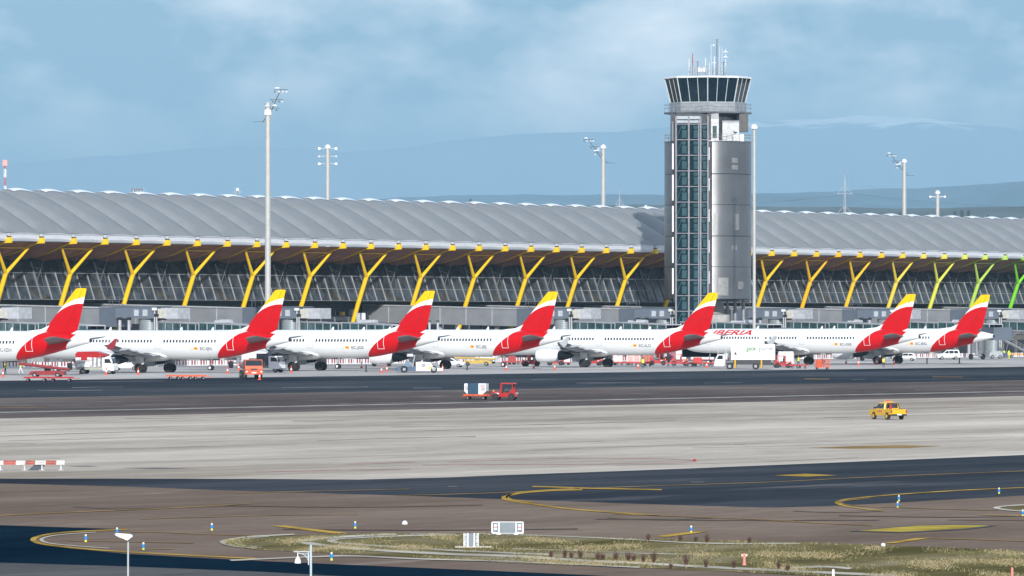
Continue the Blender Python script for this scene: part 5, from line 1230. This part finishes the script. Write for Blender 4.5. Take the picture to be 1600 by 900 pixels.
for i, (px, py, w, h, cn, c) in enumerate(loads):
    Q = gpt(px, py, .5); T = thing('baggage_cart', '%s covered cart standing %s' % (cn, ('left of the white engine', 'behind the engine of the fifth airliner', 'right of the fifth airliner wheels, left one', 'right of the fifth airliner wheels, right one', 'left of the yellow vested worker, in front', 'directly behind the yellow vested worker', 'just right of the yellow vested worker', 'under the red belly of the fifth airliner', 'right of the tall red cart', 'beside the violet cart', 'low in the row of red dollies', 'long and low left of the catering truck', 'behind the catering truck')[i]), 'baggage cart', Q, R(178), 'covered carts beneath the airliners')
    b = MB(); b.prism([(-w/2, 0), (-w/2, h*.8), (-w/2+.15, h), (w/2-.15, h), (w/2, h*.8), (w/2, 0)], -.7, .7); b.build('cover', mat('cart cover %d' % i, c, .6, var=.25, vs=3), T)
    b = MB(); b.box(-w/2-.05, w/2+.05, -.75, .75, -.12, .02); b.build('bed', redp, T)
    b = MB()
    for k in (-1, 0, 1): b.bar((k*w*.45, .73, 0), (k*w*.45, .73, h*.9), .06)
    b.build('frame', white if i % 2 else redp, T)
    for x in (-w*.35, w*.35):
        for s in (-1, 1):
            b = MB(); b.tube((x, s*.6-.08, -.3), (x, s*.6+.08, -.3), .2, n=10); b.build('wheel', rub, T)
# bags and boxes heaped behind, seen over the low grey cart
rr = random.Random(2); bagc = [mat('bag %d' % i, c, .7) for i, c in enumerate(((.6, .58, .56), (.02, .04, .2), (.45, .2, .15), (.05, .05, .06), (.6, .6, .62)))]
b = MB()
for i in range(70):
    q = gY(1068+rr.random()*62, 1120+rr.random()*3); z = ZA+2.6+rr.random()*.9; s_ = rr.uniform(.12, .3); b.use(rr.choice((0, 0, 1, 2, 3, 4))); b.box(q.x-s_, q.x+s_, q.y-.2, q.y+.2, z-s_*.8, z+s_*.8, (.03, .03))
for i in range(60):
    q = gY(1068+62*i/60, 1121.5); b.use(4); b.box(q.x-.4, q.x+.4, q.y-.4, q.y+.8, ZA+1.0, ZA+2.45)
o = b.build('baggage_heap', bagc, kind='stuff'); o['label'] = 'heap of mixed bags and boxes behind the long grey cart'
# red cage trolley
def cage(px, py, label):
    T = thing('cage_trolley', label, 'trolley', gpt(px, py, .01), R(8))
    b = MB(); b.box(-1.1, 1.1, -.6, .6, .3, .4); b.build('bed', orangep, T)
    b = MB()
    for x in (-1.1, -.55, 0, .35, .6, .85, 1.1):
        for s in (-1, 1): b.bar((x, s*.6, .4), (x, s*.6, 1.55), .07)
    for z in (.6, .95, 1.25, 1.55):
        for s in (-1, 1): b.bar((-1.1, s*.6, z), (1.1, s*.6, z), .06)
    b.build('bars', orangep, T); b = MB(); b.box(-1.0, -.1, -.45, .45, .4, 1.45, (.1, .05)); b.build('load', mat('orange sheet', (.65, .10, .03), .6), T)
    for x in (-.8, .8):
        for s in (-1, 1):
            b = MB(); wheel(b, x, s*.5, .16, .1, 10); b.build('wheel', [rub, greym], T)
cage(1285, 577.3, 'small orange cage trolley standing alone right of the catering truck')
# ground power unit at the far right and a pushback tug
T = thing('ground_power_unit', 'grey and navy ground power unit at the far right by the stairs', 'ground power unit', gpt(1556, 560.5, .01), R(0))
b = MB(); b.prism([(-1.3, .35), (-1.3, 1.0), (-.9, 1.5), (1.2, 1.4), (1.3, .35)], -.8, .8); b.build('housing', mat('gpu grey', (.30, .32, .34), .5), T)
b = MB(); b.prism([(1.32, .35), (1.32, 1.2), (2.4, 1.1), (2.4, .35)], -.75, .75); b.build('navy_box', mat('navy paint', (.03, .04, .12), .5), T); wheels(T, (-.7, .8), .8, .35, .2)
# passenger steps with curved frame at the right edge
T = thing('boarding_steps', 'silver mobile steps with arched frame at the right edge', 'steps', gpt(1592, 559, .01), R(200))
b = MB()
for s in (-.9, .9):
    b.bar((-3, s, .4), (3.2, s, 3.4), .1, .3); b.bar((-3, s, 1.3), (3.2, s, 4.4), .06)
    for i in range(9): t = i/8; b.bar((-3+6.2*t, s, .5+3*t), (-3+6.2*t, s, 1.35+3*t), .05)
    pr = None
    for i in range(11):
        a = math.pi*i/10; q = (3.2*math.cos(a), s, .5+4.6*math.sin(a))
        if pr: b.bar(pr, q, .09)
        pr = q
b.build('frame', silver, T)
for i in range(14):
    t = i/13; b = MB(); b.box(-3+6.2*t-.2, -3+6.2*t+.2, -.85, .85, .35+3*t, .41+3*t); b.build('step', greym, T)
b = MB(); b.bar((-3.4, -1, .5), (3.4, -1, .9), .5, .25); b.build('side_skirt', mat('ochre skirt', (.6, .33, .03), .5), T); wheels(T, (-2, 2), .9, .3, .2)
# ------------------------------------------------------------------ cones
coneO = mat('cone orange', (.66, .06, .015), .5, var=.05)
def conemesh():
    b = MB(); b.use(0); b.box(-.2, .2, -.2, .2, 0, .05); b.lathe([(.16, .05), (.12, .35)], n=10); b.use(1); b.lathe([(.12, .35), (.085, .55)], n=10); b.use(0); b.lathe([(.085, .55), (.035, .9), (0, .92)], n=10); return b.mesh('traffic_cone', [coneO, white], True)
cm = conemesh()
cones = ((455, 582.5, 'right of the orange truck, by the aircraft wheel'), (596, 583, 'left one of the two cones below the third red tail'), (604.5, 581, 'right one of the two cones below the third red tail'), (565, 575.5, 'under the third airliner, beside its belly'), (691.5, 580, 'at the rear end of the white tug'), (791, 579, 'under the fourth tail, nearest the camera'),
         (834, 576, 'left of the white engine of the fifth airliner'), (866.5, 578, 'below the white engine of the fifth airliner'), (997, 576.3, 'left of the worker in the yellow vest'), (1322, 568.5, 'left of the small engine, behind the orange trolley'), (1341.5, 571, 'below the engine under the second tail from the right'), (1370, 570, 'left of the worker in the yellow jacket'), (1397, 570, 'right of the worker in the yellow jacket'),
         (166, 586, 'beside the front of the white truck with red canopy'), (355.5, 584, 'left of the orange truck'), (373, 579, 'behind the left side of the orange truck'), (125.5, 584.5, 'left of the supply truck, right of the dollies'), (405.5, 593.5, 'just in front of the orange truck wheel'), (216, 586, 'in front of the second airliner wheel'), (1104.5, 575, 'left of the catering truck'), (4.5, 589, 'at the left edge of the picture'))
for px, py, lb in cones:
    o = obj('traffic_cone', cm, loc=gpt(px, py, .01)); o['label'] = 'orange traffic cone '+lb; o['category'] = 'traffic cone'; o['group'] = 'orange cones round the aircraft'; o.scale = (1.15, 1.15, 1.15)
# dark bollards between stands
for px, py, lb in ((572, 581, 'under the third airliner belly'), (730, 578, 'right of the white hatchback'), (1448.5, 568.5, 'right of the rightmost airliner wheels'), (1499, 568, 'in front of the white van')):
    b = MB(); b.lathe([(.22, 0), (.2, .1), (.1, .14), (.1, 1.0), (0, 1.05)], n=10); o = b.build('bollard', dark, None, True, loc=gpt(px, py, .01)); o['label'] = 'short dark bollard '+lb; o['category'] = 'bollard'; o['group'] = 'dark bollards on the stands'
# red and white barriers at the road behind the aircraft
b1 = MB()
for k in range(5):
    b1.use(k % 2); b1.box(-1.0+.4*k, -.6+.4*k, -.12, .12, .12, .82)
b1.use(0); b1.box(-1.0, 1.0, -.25, .25, 0, .12)
bm_ = b1.mesh('road_barrier', [white, redp])
a = A0-95; k = 0
while a < A0+420:
    P = W(a, 600, ZA+.01); px = 800+F*P.x/P.y
    if -20 < px < 1630:
        o = obj('road_barrier', bm_, loc=P, rz=TH); o['category'] = 'barrier'; o['group'] = 'red and white barriers along the service road'
        o['label'] = 'red and white striped barrier in the row along the road behind the aircraft'
    a += 2.6
# ------------------------------------------------------------------ blast barrier, edge markers, signs, lamps near the camera
T = thing('blast_barrier', 'raised white and red banded barrier beam on legs at the left edge', 'barrier', gpt(42, 735, .01), R(2.5))
T.scale = (1, 1, .52)
for i, (x0, x1, m) in enumerate(((-5.6, -1.55, mat('weathered white', (.55, .55, .53), .6)), (-1.55, -.72, mat('faded barrier red', (.36, .06, .04), .6, var=.3)), (-.72, -.1, mat('weathered white', (.55, .55, .53), .6)), (-.1, .55, mat('faded barrier red', (.36, .06, .04), .6, var=.3)), (.55, 1.25, mat('weathered white', (.55, .55, .53), .6)), (1.25, 1.95, mat('faded barrier red', (.36, .06, .04), .6, var=.3)), (1.95, 2.5, mat('weathered white', (.55, .55, .53), .6)))):
    z = .02*(x0+x1); b = MB(); b.prism([(x0, .72), (x1, .72), (x1, .98), (x0, .98)], -.25, -.05); b.prism([(x0, 1.0), (x1, 1.0), (x1, 1.22), (x0, 1.22)], .15, .35); b.build('beam_segment', m, T)
for x in (-3.2, -1.75, -.15, 1.0, 2.25):
    b = MB(); b.bar((x, -.1, 0), (x, -.1, .75), .09); b.bar((x, .25, 0), (x, .25, 1.0), .09); b.box(x-.2, x+.2, -.2, .35, 0, .06); b.build('leg', silver, T)
b = MB(); b.prism([(.1, .05), (.5, .7), (1.2, .7), (.95, .05)], -.1, .3); b.build('dark_brace', mat('dark blue brace', (.02, .035, .06), .5), T)
# edge markers: blue collar between pale tops
mb_ = MB(); mb_.use(1); mb_.lathe([(.07, 0), (.05, .12)], n=8); mb_.use(0); mb_.lathe([(.05, .10), (.085, .12), (.085, .27), (.05, .29)], n=10); mb_.use(2); mb_.lathe([(.05, .29), (.055, .36), (0, .39)], n=8)
markm = mb_.mesh('edge_marker', [mat('reflector blue', (.02, .20, .55), .4), mat('marker yellow green', (.65, .65, .08), .5), mat('marker pale top', (.8, .8, .62), .4)], True)
for px, py, lb in ((331, 829, 'alone on the brown asphalt left of the grass tip'), (183, 836, 'right behind the white lamp head on its pole'), (134, 847, 'leftmost, inside the curved yellow line'), (224, 860, 'right of the white lamp pole'), (555, 826, 'above the grass island, left of the middle'), (518, 876, 'right of the post with the bell shaped lamp'),
                   (1080, 833, 'on the yellow bar in the middle right'), (1404.5, 783.5, 'upper of the two close together on the right'), (1402.5, 794, 'lower of the two close together on the right'), (1561, 771.5, 'on the dark taxiway near the right edge'), (1598, 807, 'at the right edge beside the small grass tip'), (816, 835, 'standing against the right end of the grey sign')):
    o = obj('edge_marker', markm, loc=gpt(px, py, .01)); o['label'] = 'small blue edge marker '+lb; o['category'] = 'edge marker'; o['group'] = 'blue taxiway edge markers'; o.scale = (.85, .85, .9)
def board(px, py, label, w, h, side, hdg=0):
    T = thing('taxiway_sign', label, 'sign', gpt(px, py, .03), R(hdg))
    b = MB(); b.box(-w/2, w/2, -.04, .04, .08, .08+h); b.build('back_panel', mat('sign back grey', (.15, .18, .20), .45, .2), T)
    b = MB()
    for z in (.08, .08+h): b.bar((-w/2-side, 0, z), (w/2+side, 0, z), .05)
    for x in (-w/2-side, w/2+side): b.bar((x, 0, .08), (x, 0, .08+h), .05)
    b.build('frame', white, T)
    for s in (-1, 1):
        b = MB(); b.bar((s*w/2, -.08, 0), (s*w/2, -.08, .08+h), .055); b.box(s*w/2-.09, s*w/2+.09, -.25, .1, 0, .05); b.build('post', white, T)
        b = MB(); x = s*(w/2+side/2); b.box(x-side*.42, x+side*.42, -.02, .02, .12, .04+h); b.build('end_panel', mat('sign end panel', (.15, .18, .21), .5, var=.3, vs=9), T)
        b = MB(); b.use(0); b.box(x-.07, x+.07, -.05, -.02, .1+h*.25, .1+h*.75); b.use(1); b.box(x-.075, x+.075, -.056, -.05, .1+h*.46, .1+h*.56); b.build('label_plate', [white, redp], T)
    return T
board(793, 836.5, 'low grey sign box with white frame standing at the top of the grass', .80, .50, .32)
T = thing('taxiway_sign', 'narrow upright sign seen edge on, standing in the grass left of the wide one', 'sign', gpt(736, 856, .03), 0)
b = MB(); b.box(-.12, .13, -.05, .1, .06, .60); b.build('back_panel', mat('sign back grey', (.15, .18, .20), .45, .2), T)
for s in (-1, 1):
    b = MB(); b.bar((s*.14, -.1, 0), (s*.14, -.1, .62), .05); b.box(s*.14-.07, s*.14+.07, -.25, .1, 0, .05); b.build('post', white, T)
    b = MB(); b.box(s*.24-.05, s*.24+.05, -.03, .03, .06, .6); b.build('end_panel', mat('speckled panel', (.3, .33, .37), .5, var=.6, vs=9), T)
    b = MB(); b.bar((s*.31, 0, .04), (s*.31, 0, .62), .035); b.build('frame_bar', white, T)
b = MB(); b.box(-.7, .9, -.5, .5, 0, .04); b.build('concrete_pad', pathm, T)
b = MB(); b.lathe([(.14, 0), (.13, .1), (.06, .17), (0, .18)], n=12); o = b.build('taxiway_light', white, None, True, loc=gpt(632.5, 819.5, .01)); o['label'] = 'single low white taxiway light on the brown asphalt'; o['category'] = 'light'
def small(px, py, name, label, cat, m, prof, arm=0):
    T = thing(name, label, cat, gpt(px, py, .02)); b = MB(); b.lathe(prof, n=12); b.build('body', m, T, True)
    if arm:
        b = MB(); b.tube((-arm, 0, prof[-1][1]*.8), (arm, 0, prof[-1][1]*.8), .06, n=8); b.build('outlet', mat('pale cap', (.7, .55, .45), .6), T, True)
pk = mat('faded red hydrant', (.60, .22, .18), .6)
small(1163, 884, 'hydrant', 'faded red hydrant with side outlets in the grass at the right', 'hydrant', pk, [(.10, 0), (.08, .05), (.06, .08), (.06, .38), (.08, .40), (.07, .46), (0, .5)], .12)
small(1581.5, 906, 'marker_post', 'pink marker post in the grass at the lower right corner', 'post', pk, [(.06, 0), (.05, .4), (.03, .46), (0, .47)])
small(1302, 903, 'marker_post', 'short white post at the bottom edge of the grass', 'post', white, [(.06, 0), (.05, .3), (0, .33)])
small(1380, 854.5, 'inset_light', 'small white light at the edge where grass meets asphalt on the right', 'light', white, [(.1, 0), (.1, .12), (0, .16)])
small(1085.5, 721, 'taxi_light', 'small red marker light at the end of the faded red lines', 'light', redp, [(.11, 0), (.11, .1), (.04, .17), (0, .18)])
# lamp near the camera: long white head on a thin pole
Yl = 172; P = gY(199.6, Yl, 0); zt = atY(0, 843, Yl).z
T = thing('street_lamp', 'pale pole with a long white lamp head pointing left, bottom left', 'street lamp', P)
b = MB(); b.tube((0, 0, 0), (.01, 0, zt), .032, .025, 10); b.build('pole', mat('painted pole', (.40, .44, .44), .5), T, True)
b = MB(); k = Yl/F; rings = []
for x, zl, zh, w in ((-20.5, 835, 836, .02), (-19, 833.6, 838, .06), (-14, 833.4, 840.5, .09), (-4, 834.0, 844, .11), (0, 834.4, 846, .11), (4, 834.6, 842.5, .10), (7.5, 836, 840.5, .07), (8, 838, 839.5, .03)):
    z0, z1 = atY(0, zh, Yl).z, atY(0, zl, Yl).z; rings.append([(x*k, -w, z0+.03), (x*k, w, z0+.03), (x*k, w*.75, z1), (x*k, -w*.75, z1)])
b.loft(rings); b.build('lamp_head', mat('lamp head white', (.66, .67, .68), .35), T)
b = MB(); b.loft([[(-3.0*k, -.09, atY(0, 847, Yl).z), (-3.0*k, .09, atY(0, 847, Yl).z), (-1.6*k, .09, atY(0, 845.6, Yl).z), (-1.6*k, -.09, atY(0, 845.6, Yl).z)], [(6.8*k, -.09, atY(0, 841.8, Yl).z), (6.8*k, .09, atY(0, 841.8, Yl).z), (7*k, .09, atY(0, 840.4, Yl).z), (7*k, -.09, atY(0, 840.4, Yl).z)]]); b.build('lamp_lens', dark, T)
# post with bell lamp on a bracket
Yl = 165; P = gY(485.8, Yl, 0); k = Yl/F; Z = lambda y: atY(0, y, Yl).z
T = thing('bell_lamp_post', 'pale blue post with a bell shaped lamp hanging from an arched bracket', 'lamp post', P)
b = MB(); b.tube((0, 0, 0), (0, 0, Z(853)), 2.0*k, 1.8*k, 12); b.lathe([(1.8*k, Z(853)), (1.2*k, Z(851.5)), (0, Z(851))], n=12); b.build('post', mat('pale blue paint', (.44, .52, .56), .45), T, True)
b = MB(); b.bar((-27*k, 0, Z(862)), (-1.5*k, 0, Z(862)), 1.2*k); pr = None
for i in range(9):
    a_ = R(90)*i/8; q = (-19*k+15.5*k*math.sin(a_)*1.0, 0, Z(880)+15.5*k*math.cos(a_))
    if pr: b.bar(pr, q, .9*k)
    pr = q
b.bar((-3.6*k, 0, Z(882.5)), (-3.6*k, 0, Z(863)), 1.6*k)
for i in range(1, 5):
    a_ = R(90)*i/5; b.bar((-19*k+15.5*k*math.sin(a_), 0, Z(880)+15.5*k*math.cos(a_)), (-3.6*k, 0, Z(863+i*1.0)), .7*k)
b.build('bracket', mat('pale blue paint', (.44, .52, .56), .45), T)
b = MB(); b.lathe([(.7*k, Z(863)), (.7*k, Z(868.5)), (1.6*k, Z(870)), (4.2*k, Z(874)), (5.2*k, Z(880)), (4.6*k, Z(880.2)), (0, Z(877))], (-20.5*k, 0, 0), 18); b.build('lamp_shade', mat('lamp shade white', (.72, .72, .73), .4), T, True)
# posts standing in the gap between the gates
for px, y0, lb in ((671, 500.5, 'left one'), (684, 500.5, 'right one')):
    Yq = Yu(px, 598); g = gY(px, Yq); T = thing('stand_lamp', 'pale post with black cap just right of the third tail, '+lb, 'lamp post', g); b = MB(); zz = atY(px, 503.5, Yq).z-g.z; b.tube((0, 0, 0), (0, 0, zz), .22, n=10); b.build('post', gpl, T, True); b = MB(); b.box(-.3, .3, -.3, .3, zz, zz+.35); b.build('cap', dark, T)
for px, lb, m in ((560, 'dark', greym), (568, 'silver', silver)):
    Yq = Yu(px, 618); g = gY(px, Yq); z0, z1 = atY(px, 505, Yq).z-g.z, atY(px, 489, Yq).z-g.z; T = thing('equipment_cabinet', lb+' upright cabinet on a post in the dark gap beside the long yellow column', 'cabinet', g)
    b = MB(); b.box(-.35, .35, -.3, .3, z0, z1); b.build('case', m, T); b = MB(); b.tube((0, 0, 0), (0, 0, z0), .2); b.build('post', greym, T)
# brown twiggy bushes in the grass
tw = mat('dead twig brown', (.13, .07, .05), .9, var=.4, vs=4)
def bush(px, py, h, label, sd):
    rr = random.Random(sd); T = thing('bush', label, 'bush', gpt(px, py, .02), 0, 'dry brown bushes in the grass')
    b = MB()
    for i in range(46):
        a_ = rr.uniform(0, 6.28); l_ = h*rr.uniform(.55, 1.05); sp_ = rr.uniform(.05, .45); p = Vector((0.03*math.cos(a_), .03*math.sin(a_), 0)); q = Vector((math.cos(a_)*sp_*h, math.sin(a_)*sp_*h, l_)); m_ = p.lerp(q, .55)+Vector((rr.uniform(-.03, .03),)*3)
        b.tube(p, m_, .006, .004, 3, False); b.tube(m_, q, .004, .002, 3, False)
        for j in range(3): t = rr.uniform(.3, 1); c = p.lerp(q, t); b.tube(c, c+Vector((rr.uniform(-.09, .09), rr.uniform(-.09, .09), rr.uniform(.02, .12))), .004, .002, 3, False)
    b.build('twigs', tw, T)
    b = MB(); b.tube((0, 0, -.02), (0, 0, .08), .03, .02, 6); b.build('stem', bark, T)
bl = ((861, 872, .22), (882, 873, .28), (893, 873.5, .22), (907, 874, .30), (934, 876.5, .30), (942, 877, .24), (962, 877, .30), (982, 878, .33), (990, 878.5, .24), (1005, 880, .28), (1022, 881, .42), (1072, 884, .36), (1103, 888, .30), (1147, 889, .26), (1013, 846, .24), (1063, 847, .2), (1087, 848, .2), (1105, 849, .3), (1171, 849.5, .2), (1217, 891, .28), (1231, 893, .2), (1048, 890, .16))
words = ('far left of the lower row', 'second from the left in the lower row', 'low one third along the lower row', 'fourth along the lower row', 'fifth along the lower row, left of the small twin', 'small twin in the middle of the lower row', 'seventh along the lower row', 'left shoulder of the dense clump', 'low one in the dense clump', 'left neighbour of the tallest bush', 'tallest of the lower row', 'wide one right of the tallest bush', 'between the wide one and the hydrant', 'just left of the hydrant', 'on the upper grass edge, leftmost of four', 'on the upper grass edge, second', 'thin one left of the yellow bar marker', 'on the upper grass edge, tallest', 'on the upper grass edge, far right', 'larger one at the bottom right', 'small one at the bottom right', 'tiny one below the row')
for i, ((px, py, h), w_) in enumerate(zip(bl, words)): bush(px, py, h*1.25, 'dry brown bush, '+w_, i)
# ------------------------------------------------------------------ people
skin = mat('skin', (.42, .24, .17), .6); navy = mat('dark work trousers', (.02, .025, .04), .8); whitec = mat('white trousers', (.7, .7, .7), .7); hiv = mat('high visibility yellow', (.70, .78, .05), .6); hivy = mat('warm yellow vest', (.85, .62, .08), .6); hairm = mat('dark hair', (.02, .015, .01), .8)
def person(px, py, hdg, label, vest, trous, lean=0, stride=.15, arms=(.25, .25)):
    T = thing('person', label, 'person', gpt(px, py, .01), R(hdg))
    V, E_, Rr = [], [], []
    def v(x, y, z, r, par=None):
        V.append((x, y, z)); Rr.append(r)
        if par is not None: E_.append((par, len(V)-1))
        return len(V)-1
    lx = math.sin(lean); lz = math.cos(lean)
    hip = v(0, 0, .95, .14); ch = v(.42*lx, 0, .95+.42*lz, .15, hip); nk = v(.56*lx, 0, .95+.56*lz, .06, ch); hd = v(.66*lx+.02, 0, .95+.68*lz, .09, nk); v(.70*lx+.02, 0, .95+.76*lz, .075, hd)
    for s, st in ((1, stride), (-1, -stride)):
        a = v(0, s*.1, .88, .10, hip); kn = v(st*.6+.03, s*.11, .5, .065, a); an = v(st, s*.11, .09, .045, kn); v(st+.18, s*.12, .04, .04, an)
    for s, ar in ((1, arms[0]), (-1, arms[1])):
        sh = v(.44*lx, s*.19, .95+.44*lz, .06, ch); el = v(.44*lx+ar*.3, s*.25, .95+.17*lz, .045, sh); wr = v(.44*lx+ar, s*.24, .95-.05+ar*.2, .03, el); pm = v(.44*lx+ar+.04, s*.24, .85+ar*.2, .036, wr)
        for k in range(4): f1 = v(.44*lx+ar+.06+.008*k, s*.24+(k-1.5)*.02, .80+ar*.2, .009, pm); v(.44*lx+ar+.075, s*.24+(k-1.5)*.02, .765+ar*.2, .008, f1)
        v(.44*lx+ar+.09, s*.2, .83+ar*.2, .01, pm)
    me = bpy.data.meshes.new('body'); me.from_pydata(V, E_, []); me.materials.append(trous)
    o = obj('body', me, T); md = o.modifiers.new('skin', 'SKIN'); 
    for i, d in enumerate(me.skin_vertices[0].data if me.skin_vertices else []): d.radius = (Rr[i], Rr[i]); d.use_root = (i == 0)
    if not me.skin_vertices:
        import bmesh; bm = bmesh.new(); bm.from_mesh(me); ly = bm.verts.layers.skin.verify()
        for i, vv in enumerate(bm.verts): vv[ly].radius = (Rr[i], Rr[i]); vv[ly].use_root = (i == 0)
        bm.to_mesh(me); bm.free()
    sb = o.modifiers.new('smooth', 'SUBSURF'); sb.levels = sb.render_levels = 1
    def torso(z0, z1, r0, r1): return [[(lx*(z-.95)+r_*.8*math.cos(2*math.pi*i/14), r_*1.25*math.sin(2*math.pi*i/14), .95+(z-.95)*lz) for i in range(14)] for z, r_ in ((z0, r0), ((z0+z1)/2, (r0+r1)/2+.015), (z1-.06, r1), (z1, r1*.5))]
    b = MB(); b.loft(torso(.86, 1.47, .17, .18)); b.build('vest', vest, T, True)
    hp = Vector((.68*lx+.02, 0, .95+.71*lz)); b = MB(); b.lathe([(0, -.115), (.06, -.10), (.088, -.02), (.09, .05), (.06, .11), (0, .125)], hp, 12); hdm = b.build('head', skin, T, True)
    b = MB(); b.lathe([(.095, .02), (.096, .07), (.065, .125), (0, .14)], hp+Vector((-.012, 0, 0)), 12); b.build('hair', hairm, hdm, True)
    b = MB(); b.box(hp.x+.08, hp.x+.11, -.012, .012, hp.z-.02, hp.z+.015); b.build('nose', skin, hdm)
person(8.5, 584.5, 200, 'worker in dark clothes and green vest under the leftmost airliner', hiv, navy)
person(32, 583.5, 10, 'worker in white trousers and yellow vest walking, left of the belt loader', hiv, whitec, .35, .28, (.45, .3))
person(1004.5, 576, 100, 'worker in dark trousers and yellow vest standing beside a cone before the dolly row', hiv, navy, .1, .1)
person(1380.5, 574.5, 80, 'worker in a warm yellow jacket walking below the second tail from the right', hivy, navy, 0, .12)
person(437.5, 577, 30, 'worker in a yellow vest between the white truck and the aircraft wheel', hiv, navy)
person(1569, 560, 60, 'worker in yellow jacket beside the ground power unit at the right', hiv, navy)
person(1576.5, 561, 100, 'worker in a full yellow suit near the steps at the right edge', hiv, hiv)
person(1247.5, 572.5, 150, 'worker with a yellow vest behind the red dollies right of the catering truck', hiv, navy)
